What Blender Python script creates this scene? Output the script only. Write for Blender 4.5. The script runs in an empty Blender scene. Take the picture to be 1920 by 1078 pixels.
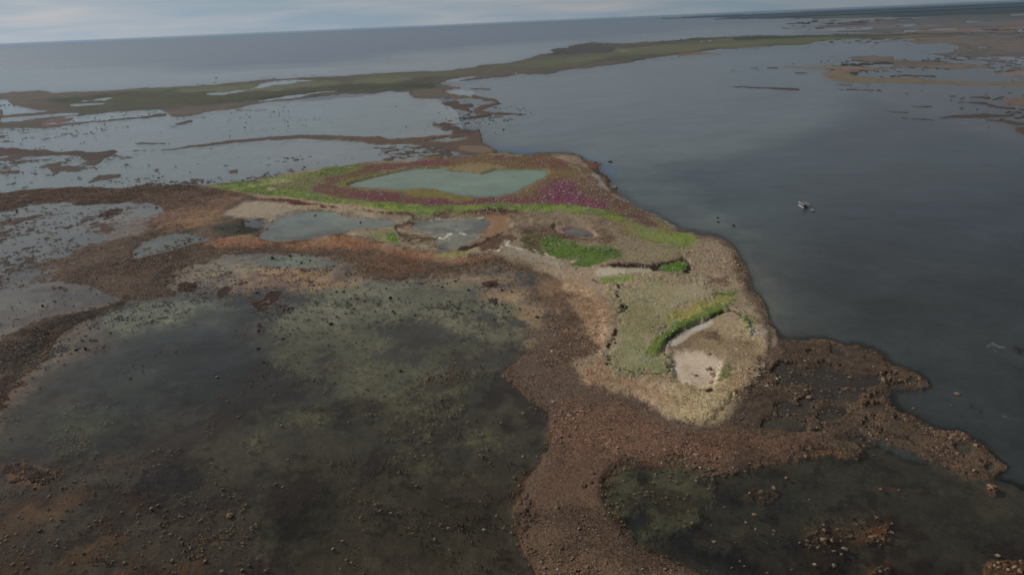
import bpy, math, random
import numpy as np
from mathutils import Vector, Matrix
R = math.radians
scene = bpy.context.scene
COL = scene.collection

# ------------------------------------------------------------------ camera
CAM_H = 120.0                 # drone height over the water, metres
FPX = 1371.0                  # focal length in photograph pixels (1920 wide)
PITCH = math.atan(497.0 / FPX)
ROLL = R(2.45)
F = np.array([0, math.cos(PITCH), -math.sin(PITCH)])
R0 = np.array([1.0, 0, 0]); U0 = np.array([0, math.sin(PITCH), math.cos(PITCH)])
RC = math.cos(ROLL) * R0 - math.sin(ROLL) * U0
UC = math.sin(ROLL) * R0 + math.cos(ROLL) * U0
cam_d = bpy.data.cameras.new('camera'); cam = bpy.data.objects.new('camera', cam_d); COL.objects.link(cam)
m = Matrix(((RC[0], UC[0], -F[0], 0), (RC[1], UC[1], -F[1], 0), (RC[2], UC[2], -F[2], CAM_H), (0, 0, 0, 1)))
cam.matrix_world = m
cam_d.sensor_width = 36; cam_d.sensor_fit = 'HORIZONTAL'; cam_d.lens = 36 * FPX / 1920
cam_d.clip_start = 1; cam_d.clip_end = 250000
scene.camera = cam

# ------------------------------------------------------------------ sky, sun, exposure
SUN_EL, SUN_AZ = R(30), R(-62)         # azimuth measured from the view direction (+Y), negative = left
w = bpy.data.worlds.new('World'); scene.world = w; w.use_nodes = True
nt = w.node_tree; N = nt.nodes; Lk = nt.links; N.clear()
def wn(t, **k):
    n = N.new(t)
    for a, b in k.items(): setattr(n, a, b)
    return n
out = wn('ShaderNodeOutputWorld'); bg = wn('ShaderNodeBackground')
sky = wn('ShaderNodeTexSky', sky_type='NISHITA', sun_disc=False, sun_elevation=SUN_EL, sun_rotation=SUN_AZ,
         altitude=100, air_density=1.0, dust_density=2.5, ozone_density=1.0)
tc = wn('ShaderNodeTexCoord'); sep = wn('ShaderNodeSeparateXYZ'); Lk.new(tc.outputs['Generated'], sep.inputs[0])
def wm(op, a, b=None, clamp=False):
    n = wn('ShaderNodeMath', operation=op, use_clamp=clamp)
    for i, v in enumerate((a, b)):
        if v is None: continue
        if isinstance(v, (int, float)): n.inputs[i].default_value = v
        else: Lk.new(v, n.inputs[i])
    return n.outputs[0]
zc = wm('MAXIMUM', sep.outputs[2], 0.004)
cmb = wn('ShaderNodeCombineXYZ'); Lk.new(sep.outputs[0], cmb.inputs[0]); Lk.new(sep.outputs[1], cmb.inputs[1]); Lk.new(zc, cmb.inputs[2])
Lk.new(cmb.outputs[0], sky.inputs['Vector'])
den = wm('ADD', zc, 0.10)
px_ = wm('DIVIDE', sep.outputs[0], den); py_ = wm('DIVIDE', sep.outputs[1], den)
cmb2 = wn('ShaderNodeCombineXYZ'); Lk.new(px_, cmb2.inputs[0]); Lk.new(py_, cmb2.inputs[1])
def wnoise(scale, detail, rough, off):
    mp = wn('ShaderNodeMapping'); Lk.new(cmb2.outputs[0], mp.inputs[0]); mp.inputs['Location'].default_value = off
    mp.inputs['Rotation'].default_value = (0, 0, 0.3); mp.inputs['Scale'].default_value = (1, 1.3, 1)
    n = wn('ShaderNodeTexNoise'); Lk.new(mp.outputs[0], n.inputs['Vector'])
    n.inputs['Scale'].default_value = scale; n.inputs['Detail'].default_value = detail; n.inputs['Roughness'].default_value = rough
    n.inputs['Distortion'].default_value = 0.4
    return n.outputs['Fac']
def wramp(fac, stops):
    r = wn('ShaderNodeValToRGB'); Lk.new(fac, r.inputs[0]); e = r.color_ramp.elements
    while len(e) < len(stops): e.new(0.5)
    for el, (p, c) in zip(e, stops): el.position = p; el.color = (*c, 1)
    return r.outputs[0]
cover = wramp(wnoise(0.34, 7, 0.55, (3.1, 1.7, 0)), [(0.34, (0.95,)*3), (0.62, (1, 1, 1))])
ccol = wramp(wnoise(0.6, 4, 0.45, (7.7, 2.2, 0)), [(0.34, (2.1, 2.7, 3.15)), (0.52, (2.6, 2.95, 3.3)), (0.68, (3.3, 3.35, 3.4))])
# cloud layer is brighter toward the sun's side (left), dimmer to the right and overhead
side = wm('MULTIPLY_ADD', sep.outputs[0], -0.55); side.node.inputs[2].default_value = 0.95
up = wm('MULTIPLY_ADD', zc, -0.6); up.node.inputs[2].default_value = 1.0
fac = wm('MULTIPLY', side, up)
vm = wn('ShaderNodeVectorMath', operation='SCALE'); Lk.new(ccol, vm.inputs[0]); Lk.new(fac, vm.inputs['Scale'])
tint = wramp(zc, [(0.0, (1.10, 1.12, 1.15)), (0.08, (1.06, 1.06, 1.07)), (0.45, (0.98, 0.92, 0.84))])
vt = wn('ShaderNodeVectorMath', operation='MULTIPLY'); Lk.new(vm.outputs[0], vt.inputs[0]); Lk.new(tint, vt.inputs[1]); vm = vt
mx = wn('ShaderNodeMix', data_type='RGBA'); Lk.new(cover, mx.inputs['Factor']); Lk.new(sky.outputs[0], mx.inputs['A']); Lk.new(vm.outputs[0], mx.inputs['B'])
Lk.new(mx.outputs['Result'], bg.inputs[0]); bg.inputs[1].default_value = 0.11
Lk.new(bg.outputs[0], out.inputs[0])

sl = bpy.data.lights.new('sun', 'SUN'); sl.energy = 2.5; sl.angle = R(1.5); sl.color = (1.0, 0.93, 0.83)
so = bpy.data.objects.new('sun', sl); COL.objects.link(so)
sd = Vector((math.sin(SUN_AZ) * math.cos(SUN_EL), math.cos(SUN_AZ) * math.cos(SUN_EL), math.sin(SUN_EL)))
so.rotation_euler = sd.to_track_quat('Z', 'Y').to_euler()
vs = scene.view_settings; vs.view_transform = 'Standard'; vs.look = 'None'; vs.exposure = 0.0; vs.gamma = 1; vs.use_curve_mapping = False
scene.cycles.use_denoising = True
scene.cycles.max_bounces = 5; scene.cycles.transparent_max_bounces = 8; scene.cycles.volume_bounces = 0
ILL = 0.66                      # display-linear brightness of a white surface in this light (turns seen colours into albedo)

def lin(c):
    c = np.asarray(c, float) / 255.0
    return np.where(c <= 0.04045, c / 12.92, ((c + 0.055) / 1.055) ** 2.4)
def alb(r, g, b):
    v = lin((r, g, b)) / ILL * np.array([0.86, 1.0, 1.10]); l = v @ np.array([0.3, 0.6, 0.1])
    return np.clip(v * 0.88 + l * 0.12, 0.003, 0.8)

# ------------------------------------------------------------------ pixel <-> ground
def ground(x, y, z=0.0):
    d = F * FPX + RC * (x - 960) + UC * (539 - y)
    t = (z - CAM_H) / d[2]
    return np.array([d[0] * t, d[1] * t, z])
def project(X, Y, Z=0.0):
    dz = Z - CAM_H
    a = X * F[0] + Y * F[1] + dz * F[2]
    return 960 + FPX * (X * RC[0] + Y * RC[1] + dz * RC[2]) / a, 539 - FPX * (X * UC[0] + Y * UC[1] + dz * UC[2]) / a

# ------------------------------------------------------------------ ground grid (polar, finer near the place)
az = np.linspace(R(-47), R(47), 1340)
dep = np.concatenate([np.arctan(CAM_H / np.array([60000., 45000, 34000])), np.linspace(R(0.26), R(12), 250), np.linspace(R(12), R(53), 560)[1:]])
NR, NA = len(dep), len(az)
rad = CAM_H / np.tan(dep)
RR, AA = np.meshgrid(rad, az, indexing='ij')
X = RR * np.sin(AA); Y = RR * np.cos(AA)
PX, PY = project(X, Y)
FOOT = np.sqrt((RR / 1371 * 1.0) * (RR * RR / CAM_H / 1371)) * 1.9       # metres per grid cell, geometric mean

def hsh(ix, iy, s):
    h = (ix.astype(np.uint32) * np.uint32(374761393) + iy.astype(np.uint32) * np.uint32(668265263) + np.uint32((s * 2246822519) & 0xffffffff))
    h ^= h >> np.uint32(13); h *= np.uint32(1274126177); h ^= h >> np.uint32(16)
    return h
def gnoise(x, y, s):
    x0 = np.floor(x); y0 = np.floor(y); fx = (x - x0).astype(np.float32); fy = (y - y0).astype(np.float32)
    ix = x0.astype(np.int64); iy = y0.astype(np.int64)
    def g(dx, dy):
        a = (hsh(ix + dx, iy + dy, s) & np.uint32(1023)).astype(np.float32) * np.float32(2 * math.pi / 1024)
        return np.cos(a) * (fx - dx) + np.sin(a) * (fy - dy)
    u = fx * fx * fx * (fx * (fx * 6 - 15) + 10); v = fy * fy * fy * (fy * (fy * 6 - 15) + 10)
    a = g(0, 0); b = g(1, 0); c = g(0, 1); d = g(1, 1)
    return (a + (b - a) * u + (c - a) * v + (a - b - c + d) * u * v) * 1.5
def afbm(seed, n=6, fall=0.75, start=1.0, X=X, Y=Y, FOOT=FOOT):
    """noise fixed to the ground whose octaves run from the local cell size upward"""
    l = np.log2(FOOT * start * 2); k0 = np.floor(l); t = (l - k0).astype(np.float32)
    tot = 0; nrm = 0
    for j in range(n + 1):
        sc = 2.0 ** (k0 + j)
        wgt = fall ** (n - j)
        wj = wgt * (1 - t if j == 0 else (t if j == n else 1.0))
        c, s = math.cos(0.7 * seed), math.sin(0.7 * seed)
        tot = tot + wj * gnoise((X * c - Y * s) / sc + 17.3, (X * s + Y * c) / sc + 9.1, seed * 31 + 7)
        nrm = nrm + wj * wj
    return tot / np.sqrt(nrm) * 1.6
NA1 = afbm(1, 6, 0.8); NB1 = afbm(2, 5, 1.0); NC1 = afbm(3, 6, 0.62, 1.5); ND1 = afbm(4, 3, 1.15, 0.6)
NE1 = afbm(5, 4, 0.8, 4.0); NF1 = afbm(6, 5, 0.8, 1.5)
WX = afbm(7, 5, 0.72, 1.2); WY = afbm(8, 5, 0.72, 1.2)
NOISE = {'a': NA1, 'b': NB1, 'c': NC1, 'd': ND1, 'e': NE1, 'f': NF1}

H = np.full(X.shape, -3.0); C = np.zeros(X.shape + (3,)) + alb(60, 62, 60)
W = np.zeros(X.shape + (3,)) + alb(70, 75, 80); K = np.full(X.shape, 0.8); RO = np.full(X.shape, 0.12)
G = np.zeros(X.shape); VG = np.zeros(X.shape)

ZO = {'A': (0, 0, 2.994), 'B': (640, 0, 2.994), 'C': (1280, 0, 2.994), 'D': (0, 330, 2.994), 'E': (640, 330, 2.994),
      'F': (1280, 330, 2.994), 'G': (0, 690, 2.778), 'H': (640, 690, 2.778), 'I': (1280, 690, 2.778), 'P': (0, 0, 1.0),
      'J': (1180, 540, 4.9)}
def P(s):
    """'A x y x y B x y ...': points read off enlarged pieces of the survey, turned into photograph pixels"""
    o = None; pts = []; num = []
    for tk in s.split():
        if tk in ZO: o = ZO[tk]; continue
        num.append(float(tk))
        if len(num) == 2: pts.append((o[0] + num[0] / o[2], o[1] + num[1] / o[2])); num = []
    return np.array(pts)
def box(a, r):
    if r < 1: return a
    for ax in (0, 1):
        p = np.pad(a, [(r + 1, r) if i == ax else (0, 0) for i in (0, 1)], mode='edge')
        c = np.cumsum(p, axis=ax)
        a = (c[2 * r + 1:] - c[:-2 * r - 1]) / (2 * r + 1) if ax == 0 else (c[:, 2 * r + 1:] - c[:, :-2 * r - 1]) / (2 * r + 1)
    return a
def cells(y, x, marg):
    mk = (PX > x.min() - marg) & (PX < x.max() + marg) & (PY > y.min() - marg) & (PY < y.max() + marg)
    r = np.where(mk.any(1))[0]; c = np.where(mk.any(0))[0]
    if len(r) == 0 or len(c) == 0: return None
    return slice(r[0], r[-1] + 1), slice(c[0], c[-1] + 1)
def inside(pts, sl, wa=0.0):
    x = PX[sl] + wa * WX[sl]; y = PY[sl] + wa * 0.5 * WY[sl]; ins = np.zeros(x.shape, bool)
    n = len(pts)
    for i in range(n):
        x1, y1 = pts[i]; x2, y2 = pts[(i + 1) % n]
        if y1 == y2: continue
        c = (y1 > y) != (y2 > y)
        ins ^= c & (x < (x2 - x1) * (y - y1) / (y2 - y1) + x1)
    return ins.astype(np.float32)
def smooth(a, lo, hi):
    t = np.clip((a - lo) / (hi - lo), 0, 1); return t * t * (3 - 2 * t)
def mask(pts, soft=4, amp=0.25, nz='a', edge=0.15, shift=0.0, wk=1.0):
    """soft outline: blurred inside test plus noise. soft in photograph pixels"""
    sl = cells(pts[:, 1], pts[:, 0], soft * 3 + 12)
    if sl is None: return None, None
    b = inside(pts, sl, wk * (1.5 + min(12 * amp, 10) * min(1.0, 0.4 + soft / 8))); r = max(1, int(round(soft / 1.9)))
    b = box(box(b, r), r)
    return sl, smooth(b + amp * NOISE[nz][sl] * (4 * b * (1 - b) * 0.8 + 0.45 * (b > 0.03)), 0.5 + shift - edge, 0.5 + shift + edge)
def put(sl, mk, h=None, c=None, wc=None, k=None, ro=None, g=None, var=0.0, vn='c', c2=None, vg=None):
    if sl is None: return
    if h is not None: H[sl] += (h - H[sl]) * mk
    if c is not None:
        cc = np.broadcast_to(np.array(c), H[sl].shape + (3,)).copy()
        if c2 is not None:
            t = smooth(NOISE[vn][sl], -0.45, 0.45)[..., None]; cc = cc * (1 - t) + np.array(c2) * t
        if var: cc = cc * np.clip(1 + var * NOISE['d'][sl], 0.4, 2)[..., None]
        C[sl] += (cc - C[sl]) * mk[..., None]
    if wc is not None: W[sl] += (np.array(wc) - W[sl]) * mk[..., None]
    if k is not None: K[sl] += (k - K[sl]) * mk
    if ro is not None: RO[sl] += (ro - RO[sl]) * mk
    if g is not None: G[sl] += (g - G[sl]) * mk
    if vg is not None: VG[sl] += (vg - VG[sl]) * mk
def lay(s, soft=4, amp=0.25, nz='a', edge=0.15, shift=0.0, op=1.0, **k):
    sl, mk = mask(P(s), soft, amp, nz, edge, shift, 0.3 if s[0] == 'J' else (0.6 if s[0] == 'E' else 1.0))
    if sl is not None: put(sl, mk * op, **k)
def rib(z, pts, soft=2, amp=0.3, nz='a', edge=0.2, shift=0.0, op=1.0, **k):
    """a winding strip: (x, y, width) along its spine"""
    o = ZO[z]; p = np.array([(o[0] + a / o[2], o[1] + b / o[2], c / o[2]) for a, b, c in pts])
    sl = cells(p[:, 1], p[:, 0], p[:, 2].max() + 20)
    if sl is None: return
    x = PX[sl] + 1.6 * WX[sl]; y = PY[sl] + 0.8 * WY[sl]; d = np.full(x.shape, -99.0)
    for i in range(len(p) - 1):
        a, b = p[i], p[i + 1]; v = b[:2] - a[:2]; L2 = v @ v + 1e-6
        t = np.clip(((x - a[0]) * v[0] + (y - a[1]) * v[1]) / L2, 0, 1)
        dd = (a[2] + (b[2] - a[2]) * t) / 2 - np.hypot(x - a[0] - v[0] * t, y - a[1] - v[1] * t)
        d = np.maximum(d, dd)
    mk = smooth(d / max(soft, 0.5) * 0.5 + amp * NOISE[nz][sl], shift - edge, shift + edge)
    put(sl, mk * op, **k)

# palette, as seen in daylight
brown = alb(92, 71, 58); dbrown = alb(62, 50, 43); rbrown = alb(106, 72, 56); obrown = alb(138, 100, 72)
tan_ = alb(158, 128, 100); sand = alb(172, 146, 124); psand = alb(184, 168, 152); grav = alb(128, 100, 78)
green = alb(104, 124, 34); lgreen = alb(134, 136, 66); olive = alb(128, 112, 66); dgreen = alb(62, 70, 46)
purp = alb(104, 66, 66); mag = alb(130, 54, 86); wine = alb(84, 48, 46); peat = alb(40, 28, 25); weed = alb(46, 40, 36)

exec_layers = True
# ---- open sea (base), with its pale shallow margin, and the great channel at the right
lay('P -300 60 2300 -60 2300 330 -300 330', 3, 0, h=-6.0, wc=alb(66, 92, 124), k=0.6, ro=0.42)
lay('P -300 118 200 128 420 132 640 118 900 92 1020 84 1300 62 1500 52 1500 84 1000 130 400 190 -300 200', 22, 0.15, 'e', 0.4, wc=alb(128, 134, 134), ro=0.18, k=0.9)
# channel and lagoons east of the spit
lay('P 840 150 1240 110 1500 80 2300 70 2300 1250 1500 1250 1400 820 1250 420 1130 290 900 270 850 200', 8, 0.1, h=-4.0, wc=alb(66, 72, 76), k=0.6, ro=0.16)
lay('P 840 150 1240 110 1500 80 1700 90 1600 200 1500 260 1200 330 900 270', 40, 0.15, 'e', 0.5, op=0.8, wc=alb(108, 112, 112), ro=0.10)  # far water paler: grazing sky reflection put into the body colour
lay('P 1500 90 2300 60 2300 300 1900 260 1600 180', 30, 0.1, 'e', 0.4, wc=alb(88, 88, 96), ro=0.08, h=-0.8, k=1.2)
lay('P 1130 300 1190 300 1260 350 1330 400 1400 440 1440 540 1480 640 1400 640 1130 340', 34, 0.3, 'e', 0.5, op=0.6, wc=alb(96, 98, 94))
lay('P 1480 420 1700 380 2200 300 2300 1200 1700 1200 1650 700 1500 600', 60, 0.2, 'e', 0.5, op=0.7, wc=alb(44, 48, 56))  # near water darker: its weaker reflection put into the body colour
# lagoons west (calm)
lay('P -400 190 300 190 600 190 780 168 850 200 880 260 860 290 600 330 430 350 -400 380', 4, 0.05, h=-0.9, wc=alb(136, 134, 130), k=1.6, ro=0.05, c=alb(110, 104, 98))
lay('P 180 225 560 190 780 175 850 235 700 255 400 262', 20, 0.1, 'e', 0.4, op=0.7, wc=alb(112, 124, 116))
lay('P -400 -0 -400 0', 2) if False else None

# ---- the long spit between sea and lagoons
SPIT = ('A -500 528 0 525 60 515 260 510 300 522 560 512 760 498 1060 487 1200 480 1380 460 1560 440 1700 435 B 0 432 200 410 400 402 560 400 700 388 '
        '850 368 980 345 1060 325 1100 305 1180 290 1160 280 1290 260 1360 242 1580 240 1700 232 C 0 220 200 212 500 205 820 197 1100 190 1500 182 2400 172 '
        '2400 225 1500 225 1100 222 880 226 740 240 680 254 560 258 400 266 200 285 60 300 0 315 B 1916 312 1700 335 1550 360 1300 392 1180 412 1000 418 '
        '850 438 700 452 590 460 540 465 545 480 610 490 820 490 878 508 840 515 760 506 640 500 585 508 580 522 700 540 750 548 800 562 640 556 560 552 410 551 '
        '380 538 390 523 200 528 0 536 A 1650 562 1430 590 1300 612 1180 625 1060 650 960 655 920 630 880 650 650 678 400 700 240 718 190 712 -500 730')
lay(SPIT, 2, 0.3, 'f', 0.3, h=1.0, c=alb(96, 84, 76), c2=alb(80, 74, 64), var=0.12)
lay('A 700 520 900 500 1300 490 B 0 450 200 420 560 410 860 385 1080 340 1300 310 1600 270 1916 290 1500 330 1200 380 900 400 600 430 300 460 0 480 A 1500 520 1100 530 760 545', 5, 0.4, 'f', 0.3, c=alb(94, 92, 68), c2=alb(104, 100, 78), var=0.12)
lay('A 60 560 500 540 760 520 1100 515 1500 500 B 0 480 300 470 540 480 500 505 300 520 0 525 A 1700 545 1400 575 1100 600 900 590 500 590', 6, 0.4, 'f', 0.3, c=alb(62, 63, 50), c2=alb(78, 76, 58), var=0.15)
lay('B 1060 330 1180 290 1160 275 1290 255 1400 245 1560 250 1500 290 1250 300', 3, 0.6, 'f', 0.3, c=alb(82, 74, 72), h=0.4)
lay('B 1700 245 1916 240 C 0 235 300 225 700 215 1400 205 1400 235 700 245 300 270 0 300 B 1800 310 1600 330', 5, 0.5, 'f', 0.3, c=alb(88, 88, 64), c2=alb(104, 96, 74))
rib('C', [(300,222,14),(700,205,14),(1000,200,12),(1400,193,10)], 1.5, 0.5, c=alb(66, 70, 56))
lay('A 0 560 60 575 400 600 440 640 230 690 0 700', 8, 0.4, 'f', 0.3, c=alb(92, 76, 70))
lay('A 240 690 460 650 370 690 350 708 240 716', 2, 0.3, c=alb(112, 84, 74))
lay('A 930 630 1300 600 1180 622 1060 648 960 652', 4, 0.3, c=alb(104, 86, 78))
lay('B 400 515 600 500 740 545 600 552 410 548', 3, 0.3, c=alb(104, 86, 76))
rib('B', [(600,495,10),(760,496,8),(860,507,6)], 1.5, 0.4, c=alb(116, 92, 78))
for s in ('A 440 568 540 556 640 545 600 560 520 566 450 572', 'A 325 598 430 578 560 574 625 577 600 586 520 592 420 599',
          'A 1130 525 1250 512 1400 500 1480 470 1560 455 1690 452 1780 455 1700 466 1520 485 1380 510 1240 530 1150 528',
          'A 830 545 920 537 920 543 850 548', 'A 1400 575 1600 545 1770 520 1900 508 1900 515 1760 532 1690 548 1500 572',
          'A 1300 615 1380 595 1560 580 1590 583 1480 600 1400 612', 'B 290 445 400 435 500 428 500 434 400 444 310 452',
          'B 570 455 650 440 770 428 760 438 660 452 590 462', 'B 900 418 1000 410 1000 416 920 422', 'B 1480 320 1590 314 1580 320 1500 324',
          'B 1700 244 1916 234 C 0 232 260 224 200 230 0 241 B 1800 246', 'A 0 560 40 562 60 568 35 578 120 595 200 612 310 620 315 626 180 640 0 657',
          'A 0 664 330 631 460 634 430 648 230 664 120 682 0 692', 'A 370 692 440 655 640 624 880 614 930 628 880 645 660 668 400 694',
          'A -500 560 0 560 0 660 -500 680', 'B 590 515 640 502 760 510 740 538 660 540 600 528'):
    lay(s, 1.5, 0.25, 'f', 0.25, h=-0.7, wc=alb(140, 146, 146), k=3, ro=0.04)

# spits, reefs and weed banks of the western lagoons
DK = dict(c=alb(84, 68, 60), var=0.15)
lay('A -500 838 0 832 100 838 250 842 460 845 660 842 675 852 640 872 560 900 500 906 440 880 350 872 250 868 120 874 0 880 -500 900', 2, 0.5, 'a', 0.3, h=0.5, c=alb(78, 60, 54), var=0.15)
lay('A 0 870 250 868 240 890 200 895 120 915 0 908 -300 910', 3, 0.9, 'a', 0.3, h=0.3, **DK)
lay('A 250 870 640 870 560 905 420 960 300 950 260 900', 5, 1.3, 'a', 0.3, shift=0.55, h=0.3, **DK)
rib('A', [(740,848,3),(960,842,7),(1060,826,10),(1280,800,14),(1500,778,18),(1700,768,24),(1916,776,26)], 1.2, 0.3, h=0.6, c=alb(92, 74, 64))
rib('A', [(770,808,5),(930,806,5)], 1, 0.4, h=0.3, **DK)
rib('A', [(-100,770,12),(30,770,10)], 1, 0.4, h=0.3, **DK)
rib('A', [(370,696,6),(640,676,8),(820,662,12),(930,645,12)], 1, 0.4, h=0.5, **DK)
rib('A', [(960,705,10),(1040,688,18),(1070,680,10)], 2, 0.7, h=0.3, **DK)
rib('A', [(500,1025,14),(560,1000,22),(670,990,14)], 2, 0.8, h=0.3, **DK)
rib('A', [(500,885,8),(560,985,8)], 2, 0.9, shift=.3, h=0.3, **DK)
rib('A', [(150,990,22),(290,990,26),(340,935,20)], 4, 0.9, shift=0.5, h=0.25, **DK)
rib('A', [(1070,1015,6),(1130,1012,6)], 1.5, 0.6, h=0.3, **DK)
rib('A', [(1290,965,8),(1330,960,8)], 1.5, 0.6, h=0.3, **DK)
rib('A', [(10,975,8),(100,965,8)], 2, 0.8, h=0.2, **DK)
rib('A', [(110,750,6),(190,745,6)], 1, 0.5, h=0.2, **DK)
rib('A', [(420,752,6),(480,750,6)], 1, 0.5, h=0.2, **DK)
rib('A', [(1320,620,6),(1520,618,6)], 1, 0.5, h=0.3, **DK)
rib('A', [(1590,611,6),(1640,611,6)], 1, 0.5, h=0.3, **DK)
rib('A', [(1400,440,5),(1560,437,5)], 1, 0.3, h=0.3, **DK)
lay('B -40 775 0 768 200 766 460 774 620 760 690 745 640 735 640 728 740 735 780 722 785 770 800 800 840 820 875 850 870 866 800 868 700 870 640 850 560 838 450 835 380 815 180 812 80 800 0 797', 2, 0.35, 'a', 0.3, h=0.8, c=alb(98, 76, 64), var=0.12)
lay('B 455 792 560 780 690 768 690 778 640 800 560 808 480 800', 1.5, 0.4, h=-0.5, wc=alb(120, 122, 122))
lay('B 640 820 760 812 840 830 860 858 760 862 680 850', 3, 0.3, c=alb(120, 96, 78), h=1.0)
rib('B', [(740,545,16),(800,555,14),(870,567,14),(882,578,14),(840,592,18),(790,606,18),(755,628,24),(840,641,14),(950,644,7),(1050,648,4)], 1.2, 0.3, h=0.6, c=alb(96, 76, 66))
rib('B', [(840,648,10),(760,656,14),(660,666,5)], 1.2, 0.4, h=0.4, c=alb(78, 64, 58))
lay('B 570 580 600 570 650 572 700 580 740 585 720 600 680 605 720 622 760 628 680 628 625 615 590 595', 2, 0.9, 'a', 0.3, h=0.3, **DK)
lay('B 500 718 560 708 600 698 660 700 700 712 780 722 780 750 690 750 620 740 540 722', 3, 0.8, 'a', 0.3, h=0.35, **DK)
lay('B 180 825 360 818 640 838 660 880 560 900 380 905 240 890 260 850 180 835', 5, 1.1, 'a', 0.3, shift=0.22, h=0.25, **DK)
rib('B', [(180,830,8),(290,838,10)], 1.5, 0.6, h=0.3, **DK)
rib('B', [(1000,560,0),(1010,560,0)], 1, 0, op=0)

# ---- marshes and reefs at the upper right
TM = dict(var=0.12)
lay('C 640 165 1000 120 1300 95 1700 60 2400 20 2400 200 1500 200 700 200 900 185 640 182', 5, 0.35, 'f', 0.3, h=0.5, c=alb(110, 96, 90), c2=alb(92, 88, 92), **TM)
lay('C 900 190 1000 178 1916 150 2400 140 2400 172 1916 176 1300 190', 4, 0.7, 'f', 0.3, h=0.4, c=alb(84, 84, 76), c2=alb(120, 96, 84))
for s in ('C 640 172 760 160 1100 152 1050 166 900 178 700 182', 'C 1200 142 1330 140 1330 150 1250 156 1190 150', 'C 1140 172 1500 162 1600 168 1300 182 1150 184',
          'C 1400 118 1900 108 2200 100 2200 112 1700 124 1450 128', 'C 1650 98 2300 85 2300 93 1700 104', 'C 900 128 1200 116 1400 120 1100 136 950 138'):
    lay(s, 2, 0.6, 'f', 0.3, h=-0.4, wc=alb(112, 112, 122), ro=0.05)
lay('C 1480 205 2400 170 2400 380 1916 362 1800 350 1560 322 1350 310 1500 300 1540 275 1500 255 1150 275 1480 262 1420 240', 4, 0.55, 'f', 0.35, h=0.4, c=alb(108, 94, 88), c2=alb(96, 86, 84), var=.15)
lay('C 1100 222 1500 205 1540 240 1400 256 1200 235', 4, 0.7, 'f', 0.35, shift=0.1, h=0.3, c=alb(112, 94, 84))
lay('C 1820 212 1916 205 2400 200 2400 235 1916 238 1860 228', 3, 0.5, 'f', h=-0.4, wc=alb(120, 122, 134))
lay('C 1500 320 1600 318 1640 335 1540 338', 3, 0.7, 'f', h=-0.4, wc=alb(100, 110, 130))
lay('C 880 322 940 314 1060 312 1200 322 1180 335 1400 345 1600 358 1830 375 1700 385 1560 388 1440 384 1290 388 1180 380 1170 350 1080 348 940 336', 2, 0.4, 'f', 0.3, h=0.5, c=alb(116, 98, 86), c2=alb(100, 86, 80), var=.12)
rib('C', [(560,376,5),(660,384,8),(820,382,12),(960,384,20),(1060,390,16),(1180,380,6)], 1, 0.35, 'f', h=0.5, c=alb(124, 100, 86), var=.1)
lay('C 780 425 830 398 920 392 1060 398 1000 408 900 418 960 430 880 445 800 440', 2, 0.4, 'f', 0.3, h=0.5, c=alb(122, 98, 84))
lay('C 800 438 950 432 1160 445 1320 445 1400 462 1700 466 1916 470 2400 480 2400 500 1916 500 1750 482 1400 478 1200 466 1050 470 960 462 850 452', 1.5, 0.35, 'f', 0.3, h=0.5, c=alb(116, 98, 80), c2=alb(96, 84, 78), var=.12)
lay('C 1700 410 1916 396 2400 390 2400 440 1916 436 1780 424', 3, 0.3, 'f', 0.3, h=0.3, c=alb(124, 104, 96))
lay('C 1800 560 1916 550 2400 540 2400 610 1916 604 1850 592', 2, 0.4, 'f', 0.3, h=0.5, c=alb(116, 90, 78))
lay('C 1860 730 1916 710 2400 690 2400 780 1916 756', 2, 0.4, 'f', 0.3, h=0.4, c=alb(88, 66, 50))
for p in ([(630,300,5),(820,300,6)], [(820,318,8),(860,318,8)], [(270,398,5),(430,394,8)], [(380,383,6),(420,383,6)], [(470,383,7),(525,383,7)], [(190,480,4),(300,490,8),(330,488,6),(480,495,8),(655,504,5)],
          [(630,414,5),(700,414,5)], [(910,503,4),(1050,509,5)], [(830,560,4),(950,561,6)], [(860,478,5),(1050,474,6)], [(1130,620,4),(1180,628,7),(1265,632,6)], [(1220,665,5),(1300,668,9),(1420,676,8)],
          [(1430,664,6),(1500,658,14),(1700,652,20),(1750,652,12),(1850,652,5)], [(1700,672,8),(1830,686,14),(1960,706,14)], [(1540,570,5),(1700,582,16),(1760,602,14),(1870,614,8)],
          [(1610,545,8),(1720,550,12)], [(1290,600,6),(1400,600,7)], [(1500,540,6),(1550,539,6)], [(1160,424,6),(1420,432,8)], [(1680,928,6),(1720,928,8),(1820,942,4)], [(1740,560,6),(1800,545,8)],
          [(1160,275,5),(1330,270,8)], [(1380,272,5),(1430,272,5)]):
    rib('C', p, 1.2, 0.45, 'f', 0.3, h=0.35, c=alb(82, 66, 60))
for p in ([(-20, 312, 18), (60, 303, 14), (130, 303, 8), (220, 310, 7)],):
    rib('C', p, 1, 0.3, h=0.5, c=alb(120, 94, 74))
# far mainland
lay('C -130 88 0 92 300 82 640 66 1000 42 1916 4 2400 -20 2400 60 1916 82 1500 95 1200 97 900 100 620 104 400 108 100 100 -100 98', 1, 0.2, 'f', 0.3, h=3, c=alb(46, 56, 60), c2=alb(58, 66, 68))
lay('C 620 100 1100 92 1500 90 2400 70 2400 100 1500 118 1100 112', 3, 0.5, 'f', 0.3, h=1, c=alb(88, 86, 76))

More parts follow.
